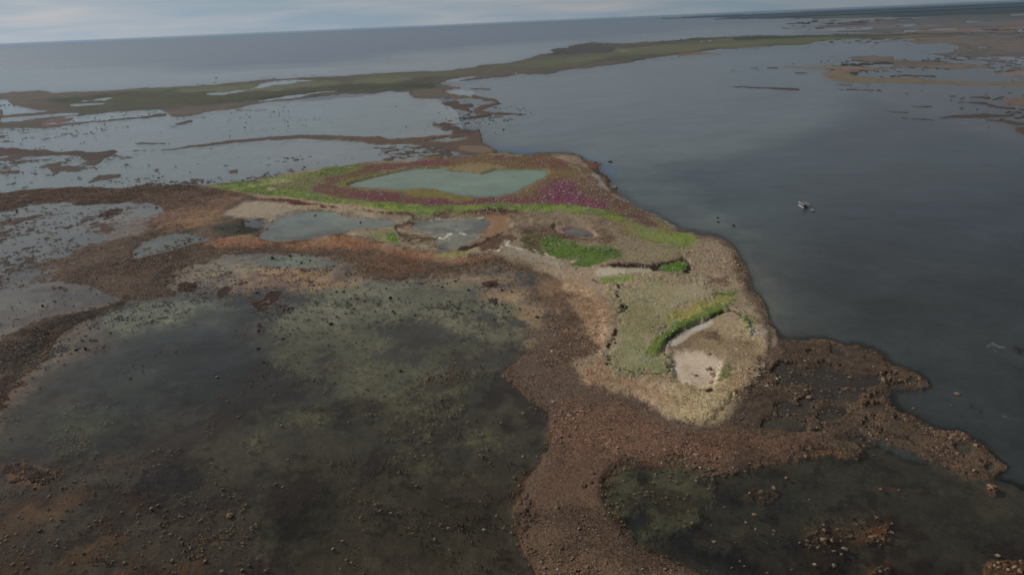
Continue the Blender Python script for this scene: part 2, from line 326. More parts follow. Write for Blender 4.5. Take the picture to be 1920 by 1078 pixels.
# ---- the island and its shingle bars
BIG = ('D -500 110 0 92 60 86 200 76 400 68 640 62 880 60 A 1200 1035 1400 1015 1600 985 1800 955 1916 940 B 200 915 380 908 500 910 640 885 760 868 870 862 1050 865 1120 852 '
       '1250 848 1300 855 1340 870 1360 900 1420 912 1490 910 1450 935 1440 960 1490 985 1510 1020 1505 1045 1530 1078 E 1510 60 1560 110 1680 175 1800 245 1916 300 '
       'F 100 335 200 345 250 365 290 400 330 470 370 560 380 630 430 680 480 750 510 840 560 910 700 935 850 930 950 960 1100 1010 1240 1070 I 1180 20 1310 90 1280 105 1100 95 1050 100 '
       '1050 150 1110 215 1250 270 1330 310 1450 320 1520 370 1600 430 1690 490 1700 530 1620 550 1510 550 1420 510 1300 470 1180 430 1040 375 900 340 740 365 900 400 960 450 800 460 640 465 500 470 400 490 '
       '340 520 240 540 200 530 130 500 0 505 H 1500 510 1380 560 1350 600 1370 680 1430 770 1490 860 1560 930 1640 985 1750 1030 1900 1090 1900 1400 1100 1400 1030 1078 980 990 960 920 910 840 900 740 930 660 960 600 1020 510 1060 440 '
       '1100 370 1110 290 1080 210 1000 180 940 110 880 70 830 40 870 0 E 1060 990 1120 970 1080 930 1140 870 1120 810 1180 790 1220 760 1180 740 1120 700 1040 700 1020 660 1030 620 1100 600 1110 585 1060 555 '
       '960 530 840 515 780 530 700 540 560 570 400 580 250 580 100 555 60 520 0 480 D 1700 445 1550 440 1350 445 1220 455 1120 490 1020 520 980 560 970 590 920 620 1000 655 880 690 700 745 600 780 480 820 '
       '380 890 280 960 270 1020 180 1078 G 60 60 0 120 -700 400 -700 -200')
# bays next to it first: bed colours and depth
lay('P -400 360 460 400 700 480 900 500 1040 520 1040 1300 -400 1300', 3, 0, h=-0.75, wc=alb(66, 66, 62), k=0.75, ro=0.05, c=alb(66, 58, 52))
lay('P 1130 860 1400 840 1600 810 1700 860 1900 900 2100 1000 2100 1300 1100 1300', 3, 0, h=-1.1, wc=alb(44, 46, 50), k=0.6, ro=0.08, c=alb(60, 54, 46))
lay(BIG, 3, 0.30, 'a', 0.30, h=0.8, c=brown, c2=alb(98, 74, 60), var=0.22, g=1.0)

# western mudflat waters inside the bars
lay('D -500 210 0 200 100 170 200 155 350 150 640 148 830 152 940 180 900 210 820 260 760 310 640 350 520 380 430 400 380 440 200 500 0 570 -500 700', 5, 0.45, 'a', 0.3, h=-0.45, wc=alb(122, 113, 106), k=2.2, ro=0.05, c=alb(120, 104, 96), g=0)
lay('D -500 700 0 652 60 640 320 605 500 630 700 690 500 745 250 800 0 905 -500 1100', 5, 0.4, 'a', 0.3, h=-0.4, wc=alb(114, 104, 98), k=2.0, ro=0.05, c=alb(112, 94, 84), g=0)
lay('D 0 560 200 500 330 510 300 560 150 600 0 620', 5, 0.6, 'a', 0.3, h=-0.15, c=alb(104, 86, 78), wc=alb(98, 90, 88), g=0.2)
lay('D 450 230 700 170 960 170 900 210 820 260 760 310 640 340 560 330', 10, 0.5, 'a', 0.4, h=-0.12, c=alb(132, 112, 102), g=0, wc=alb(118, 106, 100))
for s, a in (('D 0 250 100 235 220 215 350 200 420 180 480 185 420 210 300 240 150 255 0 265', .8), ('D 0 310 70 290 90 310 60 325 0 330', .6), ('D 430 215 700 185 700 195 520 240 430 235', .9),
             ('D 400 320 500 285 590 272 640 290 600 310 480 325', .6), ('D 160 350 310 325 310 340 180 358', .6), ('D 100 315 190 300 180 320 120 328', .7), ('D 300 245 380 245 370 258 310 256', .7),
             ('D 70 710 210 682 210 705 120 725 80 722', .7), ('D 150 745 300 705 460 700 420 715 250 740 160 750', .9), ('D 270 640 370 635 350 660 280 665', .9)):
    lay(s, 3, a, 'a', 0.3, h=0.15, c=alb(86, 64, 54), var=0.2, g=0.3)

# brown shingle tones
lay('D 120 90 640 75 1100 90 1400 110 1250 190 1050 280 820 290 900 200 820 150 500 145 150 150', 10, 0.4, 'a', 0.4, c=alb(124, 90, 70), c2=alb(98, 72, 58), var=0.2)
lay('D 1050 230 1180 200 1250 230 1150 260 1020 280', 8, 0.4, 'a', 0.4, c=alb(132, 96, 68), var=0.2)
lay('D 1150 390 1300 350 1500 350 1560 375 1700 350 1916 330 E 200 380 450 440 700 450 860 430 900 470 700 490 500 500 300 500 0 420 D 1500 390 1200 420', 5, 0.4, 'a', 0.4, c=obrown, c2=alb(140, 92, 64), var=0.25, g=1, h=1.2)
lay('D 350 520 500 470 700 480 900 440 1100 460 1000 520 950 600 800 660 600 640 400 600', 14, 0.6, 'c', 0.4, c=dbrown, c2=brown, var=0.2)
lay('D -100 930 300 830 500 760 700 700 850 680 500 790 350 880 250 960 200 1060 -100 1200', 10, 0.4, 'c', 0.4, c=alb(84, 60, 48), c2=alb(66, 52, 44), var=0.3)
lay('D 1130 300 1200 260 1400 240 1550 220 1540 245 1480 300 1440 330 1300 340 1180 330', 6, 0.6, 'c', 0.35, c=alb(62, 56, 46), var=0.2, g=0.6)
lay('E 40 400 300 440 560 520 780 500 900 480 1100 540 1100 590 900 520 700 545 400 570 100 540 0 460', 8, 0.4, 'a', 0.4, c=alb(90, 66, 50), c2=alb(108, 76, 56), var=0.25)

# island ground: tan shingle and thin turf
ISL = ('A 1250 1050 1600 990 1916 945 B 300 910 640 890 870 870 1120 870 1300 880 1400 950 1480 1060 E 1550 130 1680 200 1800 270 1916 330 F 100 350 220 370 280 450 340 600 450 760 490 850 500 920 470 990 400 1060 '
       'I 300 60 250 190 100 300 -40 290 H 1600 190 1400 120 1250 60 1180 -30 E 1440 1000 1500 800 1350 640 1200 590 1150 560 900 470 700 450 450 440 200 380 0 330 D 1700 350 1560 365 1440 330 1560 230 1250 220 1500 150 1400 100')
lay(ISL, 7, 0.25, 'a', 0.4, c=tan_, c2=alb(136, 112, 86), var=0.15, h=1.6, g=0.35)
lay('E 1480 660 1480 800 1440 1000 1400 1078 H 1400 -20 1500 60 1700 120 1777 200 I 100 270 250 180 400 120 F 500 1000 510 1078 200 1078 J 300 850 0 840 E 1480 1000 1560 800', 14, 0.35, 'a', 0.4, c=alb(160, 130, 100), c2=alb(142, 112, 86), var=0.25, g=1.0, h=1.9)
lay('E 1140 560 1280 600 1440 700 1480 850 1440 1000 1300 1078 1100 1078 1240 900 1200 800 1080 640', 14, 0.35, 'a', 0.4, c=alb(122, 90, 66), c2=alb(96, 72, 56), var=0.28, g=1.2)
lay('E 1230 600 1460 700 1500 800 1480 1000 1400 1078 H 1220 -30 1250 60 1500 120 1600 200 1777 250 1777 180 1600 110 1450 60 1350 -20', 12, 0.4, 'a', 0.5, c=alb(170, 132, 98), c2=alb(148, 110, 82), var=0.28, g=1.3)  # tip lies outside the cloud shade; that brightness is put into the colour
lay('I -40 60 100 110 200 60 330 60 300 200 180 300 60 330 -100 240', 14, 0.35, 'a', 0.5, c=alb(168, 138, 100), c2=alb(146, 114, 80), var=0.28, g=1.2)  # sunlit end of the tip, light likewise put into the shingle colour
# east beach
rib('F', [(150,345,30),(250,400,60),(310,500,70),(340,600,80),(420,720,80),(470,820,90),(500,930,80)], 6, 0.3, c=alb(142, 112, 88), c2=alb(118, 92, 72), vn='a', var=0.25, g=1.2)
lay('B 1100 870 1250 855 1330 890 1360 950 1480 1000 1490 1078 E 1520 80 1680 180 1900 300 F 80 345 0 320 E 1780 270 1600 170 1440 60 B 1400 1078 1330 960 1200 900', 4, 0.3, 'a', 0.4, c=alb(132, 106, 86), c2=alb(110, 84, 66), var=0.22, g=0.9)
rib('E', [(1420,0,30),(1500,100,24),(1700,200,20),(1880,300,16)], 4, 0.4, c=alb(146, 132, 122), var=0.3)
lay('B 1360 900 1420 912 1490 910 1450 935 1430 960 1380 940', 3, 0.2, c=alb(124, 74, 58))

# ---- meadow around the heart-shaped pond
lay('D 1120 65 A 1400 1025 1700 985 1916 950 B 380 920 640 895 860 872 1060 880 1200 900 1320 950 1400 1030 E 1420 40 1500 110 1700 210 1860 290 1916 330 F 90 400 0 430 E 1800 400 1640 370 1540 300 1480 250 1250 215 950 215 600 210 430 225 200 190 0 170 D 1800 150 1500 110 1300 88', 3, 0.25, 'a', 0.3, c=alb(128, 104, 66), c2=alb(112, 104, 54), vn='f', var=0.18, h=1.4, g=0.05, vg=1)
# wine red and purple bands
lay('B -100 1020 200 940 420 915 700 875 900 880 1150 880 1250 910 1350 990 1400 1078 E 1450 60 1560 160 1750 260 1820 300 1780 320 1600 260 1500 200 1350 180 1200 160 1000 170 600 170 300 180 0 130 D 1760 100 1780 50 B -100 1050 100 990 400 930 600 935 800 960 1150 940 1180 960 1100 1030 E 1070 60 880 130 600 110 500 85 330 90 60 80 B -60 1050', 4, 0.4, 'f', 0.35, c=alb(112, 68, 58), c2=alb(110, 80, 54), vn='b', var=0.14, op=1.0)
lay('B 100 965 400 915 700 880 900 890 1050 900 700 920 500 935', 5, 0.5, 'b', 0.4, c=alb(114, 64, 64), op=0.8)
lay('E 60 100 200 95 330 120 320 165 150 150 60 130', 6, 0.5, 'b', 0.4, c=alb(110, 58, 62), op=0.85)
lay('E 330 150 600 145 900 140 1200 150 1200 172 900 178 600 172 400 168', 4, 0.5, 'b', 0.4, c=alb(118, 54, 70), op=0.8)
lay('B 1180 960 1330 940 1480 1060 E 1560 150 1700 220 1830 290 1760 320 1560 240 1400 170 1200 170 1100 140 1200 20 1230 0', 10, 0.8, 'f', 0.4, shift=.05, c=alb(106, 70, 62), op=.6)
lay('E 1380 160 1500 170 1700 240 1820 290 1800 320 1640 280 1540 230', 6, 0.4, 'b', 0.4, c=alb(98, 68, 62), c2=alb(110, 84, 62), vn='b', var=.15)
lay('E 1110 100 1180 80 1230 30 1300 20 1290 100 1400 140 1480 170 1440 190 1300 170 1160 160 1130 130', 6, 0.6, 'b', 0.4, shift=-.08, c=mag, c2=alb(118, 62, 72), vn='f', var=0.2)
lay('B 480 880 700 905 780 880 860 875 880 900 760 930 900 915 1150 930 1300 960 1340 1010 1200 1010 1000 935 800 950 600 925', 4, 0.7, 'b', 0.35, c=alb(114, 92, 48), op=0.6)
lay('B 600 965 780 985 900 955 1000 940 850 925 650 935', 4, 0.4, 'b', 0.4, c=alb(142, 116, 76), op=0.8)
lay('E 330 85 500 80 640 110 780 125 640 145 450 135 340 120', 4, 0.3, 'f', 0.3, c=alb(124, 104, 46), var=.1)
lay('B 1170 960 1330 960 1400 1078 E 1350 60 1200 20 1120 40 1100 90 1000 140 900 130 1040 80', 5, 0.5, 'b', 0.4, c=alb(118, 90, 52), op=0.55)
# bright green rim
GR = dict(c=alb(120, 128, 46), c2=alb(104, 114, 44), vn='b', var=0.14, vg=2, g=0.03, h=1.5)
lay('D 1080 62 1250 50 A 1500 1010 1700 985 1916 948 B 200 925 0 975 A 1700 1010 D 1500 35 1600 80 1750 110 1916 130 E 0 135 300 165 500 180 900 170 1150 165 1300 175 1450 200 1560 240 1640 320 1700 350 1900 420 F 0 430 60 415 100 370 60 340 0 330 E 1880 330 1900 345 1700 310 1550 260 1480 250 1250 215 950 212 600 208 430 225 200 190 0 170 D 1800 155 1560 125 1400 105 1250 75', 3, 0.25, 'a', 0.3, **GR)
lay('D 1180 60 1400 50 1560 20 1700 25 1640 60 1480 70', 6, 0.4, c=alb(150, 142, 82), var=.1)
lay('D 1480 60 1560 65 1590 95 1520 95', 3, 0.4, c=alb(168, 150, 110))
lay('E 1560 240 1700 300 1916 345 1916 420 1700 370', 8, 0.5, 'b', 0.4, c=alb(128, 126, 70), op=.6)
# peaty scarp below the rim and around the brine pools
lay('D 1430 130 1600 140 1800 160 1916 175 E 0 185 200 205 380 215 420 235 200 210 0 200 D 1800 175 1560 165 1480 160', 2, 0.4, h=1.0, c=alb(92, 46, 40), var=.15)
lay('E 460 232 560 210 800 195 950 200 1040 230 1060 290 980 300 930 270 960 240 800 218 600 228', 3, 0.4, 'b', 0.3, h=0.9, c=alb(78, 42, 36), c2=alb(104, 66, 50), var=.2)
lay('E 940 240 1100 230 1300 220 1450 260 1560 300 1560 400 1400 400 1000 350 850 320', 8, 0.5, 'b', 0.4, c=alb(108, 80, 62), c2=alb(134, 108, 84), vn='a', var=.2, g=0.4)
lay('E 980 300 1200 300 1220 330 1000 340', 6, 0.8, 'a', 0.35, c=alb(62, 44, 38), op=.8)
# beige pond aprons and pools
lay('D 1240 225 1380 150 1500 140 1640 170 1800 185 1916 200 E 200 225 380 230 330 270 200 320 0 330 D 1800 350 1560 370 1440 360 1500 300 1560 235 1400 235', 4, 0.3, 'a', 0.35, h=0.35, c=alb(160, 136, 112), c2=alb(140, 116, 94), var=.1, g=0.1)
lay('E 300 290 420 250 560 235 760 225 900 225 950 260 960 290 900 320 800 370 700 430 600 440 540 430 400 400 330 350', 4, 0.3, 'a', 0.35, h=0.3, c=alb(158, 136, 110), c2=alb(128, 96, 72), vn='f', var=.1, g=0.02)
lay('E 820 230 930 240 930 290 820 330 760 320 860 280', 6, 0.4, 'f', 0.4, c=alb(146, 104, 74))
POOL = dict(soft=2, amp=0.2, nz='a', edge=0.25)
lay('B 20 1037 100 1015 180 995 400 945 560 943 610 963 700 966 790 978 860 955 1000 948 1120 952 1170 965 1150 1000 1100 1030 E 1150 0 1070 50 970 100 880 122 760 120 640 105 520 78 440 72 330 80 200 70 60 66 20 45', h=-0.7, wc=alb(114, 128, 102), k=5, ro=0.06, c=alb(120, 112, 88), vg=0, g=0, **POOL)
lay('D 1440 342 1500 290 1560 240 1600 225 1740 200 1840 200 1916 220 E 0 235 150 240 280 245 310 265 280 285 150 290 60 305 0 315 D 1750 345 1560 365 1470 358', h=-0.5, wc=alb(118, 124, 112), k=3, ro=0.05, c=alb(140, 124, 100), g=0, **POOL)
lay('E 420 262 560 245 760 235 830 245 860 262 800 310 720 370 650 420 570 435 530 405 520 350 460 310 380 292', 4, 0.35, 'a', 0.35, h=-0.25, wc=alb(126, 128, 118), k=4, ro=0.05, c=alb(140, 124, 100), g=0)
lay('E 320 300 420 330 400 360 500 330 520 400 480 380 380 390', 8, 0.8, 'b', 0.35, c=alb(70, 52, 44), op=.7)
lay('E 1180 285 1280 280 1400 300 1450 350 1330 368 1250 350 1200 320', 3, 0.3, h=0.3, c=alb(146, 112, 92), g=.05)
lay('E 1240 297 1300 287 1400 315 1430 343 1340 352 1270 330', h=-0.3, wc=alb(104, 102, 98), k=4, ro=.05, g=0, **POOL)
lay('D 720 430 780 395 960 345 1080 325 1170 345 1170 365 1080 385 950 430 780 470 725 472 742 445', 3, 0.5, 'a', 0.3, h=-0.3, wc=alb(124, 126, 114), k=3, ro=.05, c=alb(120, 110, 92), g=0)
lay('D 1380 255 1440 250 1500 262 1500 300 1430 300 1390 280', 4, 0.9, 'a', 0.3, h=-0.2, wc=alb(112, 118, 116), k=3, g=0)
rib('E', [(520,400,20),(560,360,26),(620,340,30),(700,300,30),(760,275,24)], 6, 1.3, 'b', 0.3, shift=.95, h=0.06, c=alb(214, 208, 196))
rib('E', [(560,420,14),(600,380,12)], 3, 1.3, 'b', 0.3, shift=.7, h=0.06, c=alb(214, 208, 196))
rib('E', [(500,255,5),(620,243,6),(800,234,5)], 2, 0.6, 'b', shift=.2, h=0.1, c=alb(200, 190, 170))
# dark weed around pools
lay('E 650 440 660 400 760 380 860 330 940 310 900 350 800 400 740 410 700 435', 3, 0.4, 'b', 0.3, h=0.4, c=alb(62, 38, 32), var=.2)
lay('E 760 400 860 350 960 320 1000 370 900 400 880 440 800 430', 6, 0.4, 'b', 0.3, h=.8, c=alb(98, 68, 52), var=.15)
lay('E 310 330 340 370 380 380 360 395 320 370', 2, 0.3, c=peat)
lay('E 290 280 340 245 420 235 440 270 360 300 300 300', 5, 0.8, 'b', 0.3, c=alb(80, 62, 50), op=.9, g=.4)
lay('E 150 330 250 320 310 330 310 370 330 395 280 390 200 380', 4, 0.3, 'b', 0.3, vg=1.6, c=alb(116, 122, 50), c2=alb(134, 122, 78), var=.1)
lay('E 240 325 305 322 310 345 325 390 290 385 250 365', 3, 0.3, 'b', 0.3, vg=2.5, c=alb(96, 118, 34))
lay('E 480 460 700 430 780 420 700 450 560 470', 4, 0.4, 'b', 0.3, c=alb(136, 124, 72))
rib('E', [(0,325,8),(100,340,6),(250,390,4)], 3, .8, c=alb(180, 156, 130))
# pale sand channels in the middle
lay('E 890 385 940 360 920 400 960 420 1050 405 1150 430 1230 470 1330 475 1270 500 1220 520 1100 500 1000 480 930 455', 3, 0.4, 'b', 0.3, c=alb(178, 158, 136), c2=alb(146, 122, 100), var=.12, g=.2)
lay('E 850 425 900 420 910 445 860 442', 2, .3, c=alb(190, 176, 156))
rib('E', [(910,385,5),(940,375,10),(925,400,14),(1000,425,16),(1110,430,12),(1190,470,14),(1240,495,8)], 2, .35, c=alb(186, 168, 146), var=.1)
rib('E', [(1290,500,10),(1330,482,6)], 2, .3, c=alb(190, 172, 150))
lay('E 1010 415 1080 410 1100 440 1040 440', 3, 0.6, 'b', c=alb(92, 64, 52))
# peat and vivid turf patches
lay('E 960 380 1050 350 1200 350 1250 370 1150 390 1120 430 1150 460 1050 410', 3, 0.5, 'b', 0.3, c=alb(66, 52, 38), c2=alb(98, 86, 48), vn='b', var=.2)
lay('E 1110 385 1160 365 1280 375 1380 400 1480 410 1580 440 1580 465 1500 490 1460 510 1400 528 1300 525 1280 510 1340 475 1240 485 1180 450 1140 430', 3, 0.3, 'b', 0.3, h=1.7, vg=3, c=alb(94, 108, 36), c2=alb(82, 98, 36), vn='f', var=.14)
lay('E 1560 470 1700 490 1800 480 1860 450 1760 430 1620 440', 6, 0.5, 'b', c=alb(156, 136, 100), c2=alb(140, 120, 84), var=.15, g=.3)
lay('E 1440 512 1560 500 1700 510 1820 500 1916 480 F 0 470 50 520 60 545 30 565 0 550 E 1860 520 1780 545 1700 528 1560 525 1450 522', 2, 0.4, 'b', 0.3, h=1.0, c=alb(52, 36, 30), var=.2)
lay('E 1820 510 1916 500 F 30 510 0 545 E 1850 550 1780 530', 3, 0.4, 'b', 0.3, vg=3, c=alb(88, 112, 28), h=1.3)
lay('E 1390 560 1450 525 1600 530 1750 530 1700 560 1560 570 1450 585', 3, 0.3, 'b', 0.3, c=alb(188, 166, 138), c2=alb(160, 134, 110), var=.08, g=.05)
lay('E 1400 590 1560 575 1700 560 1730 580 1600 610 1450 615', 3, 0.5, 'b', 0.3, c=alb(118, 130, 40), vg=2, var=.12)
rib('E', [(1410,600,6),(1450,618,5),(1490,622,3)], 1.5, .5, c=peat)
# south lobe turf
lay('E 1500 640 1600 620 1800 600 1900 600 F 60 600 200 640 130 700 0 760 E 1900 800 1780 960 1700 1078 J 0 840 -60 800 E 1490 1078 1520 960 1560 860 1540 760', 10, 0.8, 'b', 0.4, h=2.0, c=alb(150, 130, 94), c2=alb(134, 118, 78), vn='f', var=.16, g=.25, vg=.5)
lay('J -60 500 100 560 200 650 300 640 350 660 380 700 350 760 380 800 330 830 200 830 60 820 -60 790', 6, 0.8, 'b', 0.35, h=2.0, c=alb(142, 130, 92), c2=alb(130, 122, 76), var=.14, g=.2, vg=.5)
lay('F 20 430 120 380 230 400 270 480 260 560 180 600 60 570 60 500', 8, 0.45, 'b', 0.4, c=alb(172, 144, 120), c2=alb(150, 122, 96), var=.12, g=.3)
lay('F 40 420 120 395 180 430 100 440 60 450', 5, 0.8, 'b', 0.3, c=alb(126, 104, 76), g=.4)
lay('F 90 600 220 590 230 620 120 625', 4, 0.9, 'b', 0.3, c=alb(108, 74, 58), op=.8)
lay('F -60 620 60 600 180 640 60 690 -60 740', 10, 0.5, 'b', 0.4, c=alb(160, 136, 106), op=.8, g=.2)
# scarp lines west and south of the turf
for p in ([(1540,620,8),(1560,650,6),(1550,690,8),(1590,760,6),(1550,800,9),(1570,850,6),(1530,900,9),(1500,960,7),(1490,1020,9),(1500,1070,7)],):
    rib('E', p, 4, 1.0, 'b', 0.3, shift=.1, c=peat, h=1.6)
rib('J', [(-90,770,6),(0,800,7),(70,822,7),(180,825,6),(320,832,7),(380,800,7),(350,770,6),(400,755,5),(395,740,4),(350,745,4)], 1.2, .4, 'b', c=peat, h=1.6)
rib('J', [(320,640,8),(380,670,7),(415,690,9),(390,730,6)], 1.2, .3, 'b', c=alb(70, 40, 34), h=1.4)
# hook of vivid grass and the sand pan inside it
lay('J 300 300 560 200 780 120 860 60 960 40 960 160 860 200 600 310 400 400', 6, 0.4, 'b', c=alb(146, 126, 62), c2=alb(134, 130, 62), var=.12)
lay('J 340 470 700 300 880 270 1060 300 1100 440 1280 560 1300 620 1000 720 820 700 600 620 340 600', 8, 0.3, 'a', 0.4, h=1.3, c=alb(160, 130, 96), c2=alb(140, 110, 80), var=.2, g=.5, vg=0)
lay('J 120 650 170 560 280 470 400 380 560 290 740 190 860 175 920 190 940 220 860 255 700 310 560 370 440 440 350 510 290 580 290 650 200 690', 4, 0.25, 'b', 0.35, h=2.2, vg=2.5, c=alb(108, 112, 44), c2=alb(96, 106, 42), vn='f', var=.12)
lay('J 200 640 300 520 420 420 560 345 720 270 860 210 930 215 870 250 720 310 560 375 440 445 340 520 300 600 280 650', 3, 0.2, 'b', 0.35, vg=3, c=alb(76, 94, 32), var=.12, h=2.3)
rib('J', [(320,600,30),(360,530,34),(460,460,34),(600,390,26),(760,310,16)], 4, .1, c=alb(150, 134, 112), h=1.5)
lay('J 340 560 360 530 460 455 640 345 760 310 780 330 680 400 560 450 480 520 430 560', 3, 0.15, 'b', 0.3, h=1.1, g=0, vg=0, c=alb(190, 172, 152), c2=alb(178, 156, 136), vn='e')
rib('J', [(325,640,9),(318,590,9),(350,520,9),(440,450,9),(600,375,9),(740,305,9),(860,255,12),(960,240,14),(1010,275,16),(1060,310,10)], 1.5, .25, 'b', 0.3, c=alb(58, 40, 34), h=1.2)
lay('J 330 570 440 565 520 510 620 440 760 430 880 490 800 500 620 490 560 570 500 605 350 600', 3, 0.5, 'b', 0.3, c=alb(110, 78, 60), c2=alb(134, 104, 78), var=.2, g=.3)
lay('J 350 610 500 605 600 595 720 640 820 660 860 700 820 800 800 900 740 940 640 950 560 910 420 900 410 780 420 700', 7, 0.12, 'b', 0.35, h=0.9, g=0, vg=0, c=alb(206, 174, 146), c2=alb(190, 158, 132), vn='e', var=.06)
for x, y, a in ((740,630,44), (745,772,36), (605,828,44), (740,870,16), (740,900,14), (720,935,36), (760,810,14), (820,658,30)):
    rib('J', [(x - a * .7, y, 10), (x, y + 2, 18), (x + a * .7, y + 4, 8)], 3, .8, 'b', .3, c=alb(128, 96, 76), h=1.15, g=1.5)
lay('J 680 985 770 965 760 1000 690 1000', 2, .5, c=alb(50, 34, 28), g=1)
lay('J 850 740 920 740 960 800 940 860 840 880 850 800', 5, .8, 'b', .3, c=alb(98, 96, 52), op=.85, vg=1.5)
# broken turf on the east crest
rib('J', [(900,180,30),(960,200,40),(1040,260,44),(1080,340,44),(1110,440,30)], 6, .5, 'b', .4, shift=.2, c=alb(84, 106, 30), vg=3, h=2.2)
rib('J', [(860,60,40),(960,120,60),(1060,200,70),(1120,300,50),(1140,420,40)], 12, .9, 'b', .4, shift=.1, op=.8, c=alb(134, 122, 92), c2=alb(90, 92, 50), vn='b', var=.3, g=1.0)
lay('J 1100 440 1250 420 1270 470 1150 470', 5, .8, 'b', .4, c=alb(190, 170, 160), op=.6, g=1.4)
lay('J 600 440 750 430 850 470 700 470', 5, 1, 'b', .3, c=alb(92, 74, 54), op=.7)
# south rubble: darker, wet, with pools
lay('F 560 910 700 935 850 930 950 960 1100 1010 1240 1070 I 1310 90 1050 100 1110 215 1330 310 1520 370 1700 530 1510 550 1180 430 900 340 740 365 960 450 640 465 400 490 200 530 0 500 0 340 250 300 320 150 400 60 F 560 1000', 10, 0.35, 'a', 0.45, h=0.55, c=alb(84, 64, 50), c2=alb(98, 74, 56), var=.28, g=1.3)
lay('H 1080 210 1400 200 1777 330 I 300 340 600 350 800 400 500 460 200 500 H 1777 500 1500 505 1350 560 1340 700 1200 800 960 760 980 620 1100 400', 16, 0.35, 'a', 0.5, c=alb(96, 68, 52), c2=alb(112, 78, 60), var=.28, g=1.3)
lay('H 900 740 1350 660 1500 880 1600 970 1700 1040 1700 1300 1100 1300 980 980', 16, 0.35, 'a', 0.5, c=alb(98, 72, 54), c2=alb(84, 62, 48), var=.3, g=1.4)
for s in ('I 470 70 600 30 680 30 690 0 760 10 900 30 1020 45 1030 85 900 95 700 100 520 90', 'I 640 110 740 105 900 120 930 150 800 160 680 140', 'I 400 270 560 250 660 280 650 320 520 330 400 330',
          'I 470 190 560 170 580 220 500 240', 'I 1110 345 1190 345 1190 375 1130 372', 'I 1400 390 1500 380 1500 430 1420 430', 'I 1600 490 1660 490 1650 510 1600 515', 'I 720 190 860 200 840 260 720 270', 'F 830 960 900 950 920 1000 860 1010'):
    lay(s, 4, 0.5, 'a', 0.3, h=-0.45, g=0.1, wc=alb(72, 70, 68), k=2.5, c=alb(62, 54, 48))
for s in ('I 640 855 760 830 880 820 1000 800 1100 800 1090 860 1060 900 960 910 860 890 760 890 680 870', 'I 1560 625 1600 605 1650 625 1620 640', 'I 1580 1010 1700 1000 1777 1030 1900 1060 1900 1200 1590 1200', 'I 980 1040 1080 1040 1080 1070 1000 1070',
          'I 1460 180 1520 190 1580 230 1560 240 1490 210', 'F 1830 955 1916 985 2000 1010 1980 1030 1880 1000'):
    lay(s, 4, 0.5, 'a', 0.35, h=0.25, g=1.6, c=alb(84, 56, 38), var=.25)
for s in ('I 640 840 1110 780 1100 920 640 920', 'I 1540 600 1660 600 1670 650 1550 650', 'I 960 1000 1110 1010 1110 1078 960 1078', 'I 980 615 1150 615 1150 650 980 645', 'I 480 560 580 560 560 590 500 590', 'I 380 600 540 610 560 680 440 690 300 640'):
    lay(s, 8, 0.4, 'e', 0.4, op=.7, h=-0.35, c=alb(92, 62, 38))

# ---- bed of the big shallow bay
lay('D 1000 520 1220 450 1700 445 1916 470 E 0 480 100 560 400 600 640 560 900 520 1060 560 1020 640 1200 760 1120 860 1100 980 900 900 600 760 300 660 0 640 D 1700 640 1400 640 1100 660 950 640', 14, 0.4, 'b', 0.5, h=-0.22, c=alb(150, 120, 94), c2=alb(126, 106, 84), vn='c', wc=alb(122, 106, 88), k=1.6)
lay('D 1200 600 1500 520 1900 540 E 0 560 200 600 0 690 D 1700 660 1400 620 1250 640', 12, 0.5, 'b', 0.5, h=-0.12, c=alb(166, 124, 84), wc=alb(130, 104, 80), op=.9)
lay('D 1400 460 1700 450 1900 490 1900 520 1600 510 1450 490', 6, 0.4, 'b', 0.4, h=-0.4, wc=alb(116, 122, 110), c=alb(118, 118, 100), k=2.5)
lay('D 560 790 800 700 1000 660 1250 700 1400 730 1200 780 1000 800 1100 840 900 880 700 920 600 860', 10, 0.4, 'b', 0.4, h=-0.4, wc=alb(96, 98, 86), c=alb(108, 107, 88), k=1.8)
lay('E 0 600 300 600 700 600 1000 760 1050 900 900 1000 600 850 500 800 200 800 0 900 D 1700 900 1500 820 1650 700', 14, 0.6, 'b', 0.4, h=-0.4, wc=alb(98, 97, 84), c=alb(112, 108, 90), k=1.6)
lay('E -100 820 100 800 300 900 500 870 800 950 900 1078 H 600 100 500 200 400 160 200 160 0 200 G 1700 60 1500 20 D 1500 960', 12, 0.7, 'b', 0.4, h=-0.45, wc=alb(80, 79, 68), c=alb(90, 88, 72), k=1.5)
lay('D 700 900 900 870 1100 830 1100 760 1300 740 1400 800 1250 880 1500 1000 1400 1078 G 1300 60 1100 180 700 260 500 240 400 100 200 60 D 400 1060', 14, 0.5, 'b', 0.5, h=-1.2, wc=alb(60, 62, 62), c=alb(50, 50, 50), k=1.6)
lay('D 1100 780 1200 760 1400 740 1380 800 1200 830 1100 820', 6, 0.6, 'b', 0.4, wc=alb(74, 74, 72), c=alb(60, 56, 56), h=-.8)
for s in ('E 380 850 500 830 650 900 600 960 420 960 300 920', 'E 700 790 800 760 1000 790 1040 850 900 840 740 830', 'E 700 1000 850 980 1000 960 940 1040 760 1060', 'E 150 960 400 980 500 1060 200 1060'):
    lay(s, 8, 0.7, 'b', 0.35, h=-0.7, wc=alb(72, 66, 66), c=alb(56, 48, 50), op=.85)
lay('G 200 330 400 200 600 180 650 250 560 300 520 380 520 440 400 465 250 460', 12, 0.6, 'b', 0.4, wc=alb(68, 72, 66), c=alb(76, 82, 70), h=-.5, k=1.8, op=.8)
lay('G 520 340 700 280 800 340 700 420 540 440', 12, 0.6, 'b', 0.4, wc=alb(48, 50, 52), c=alb(40, 42, 44), h=-1, op=.7)
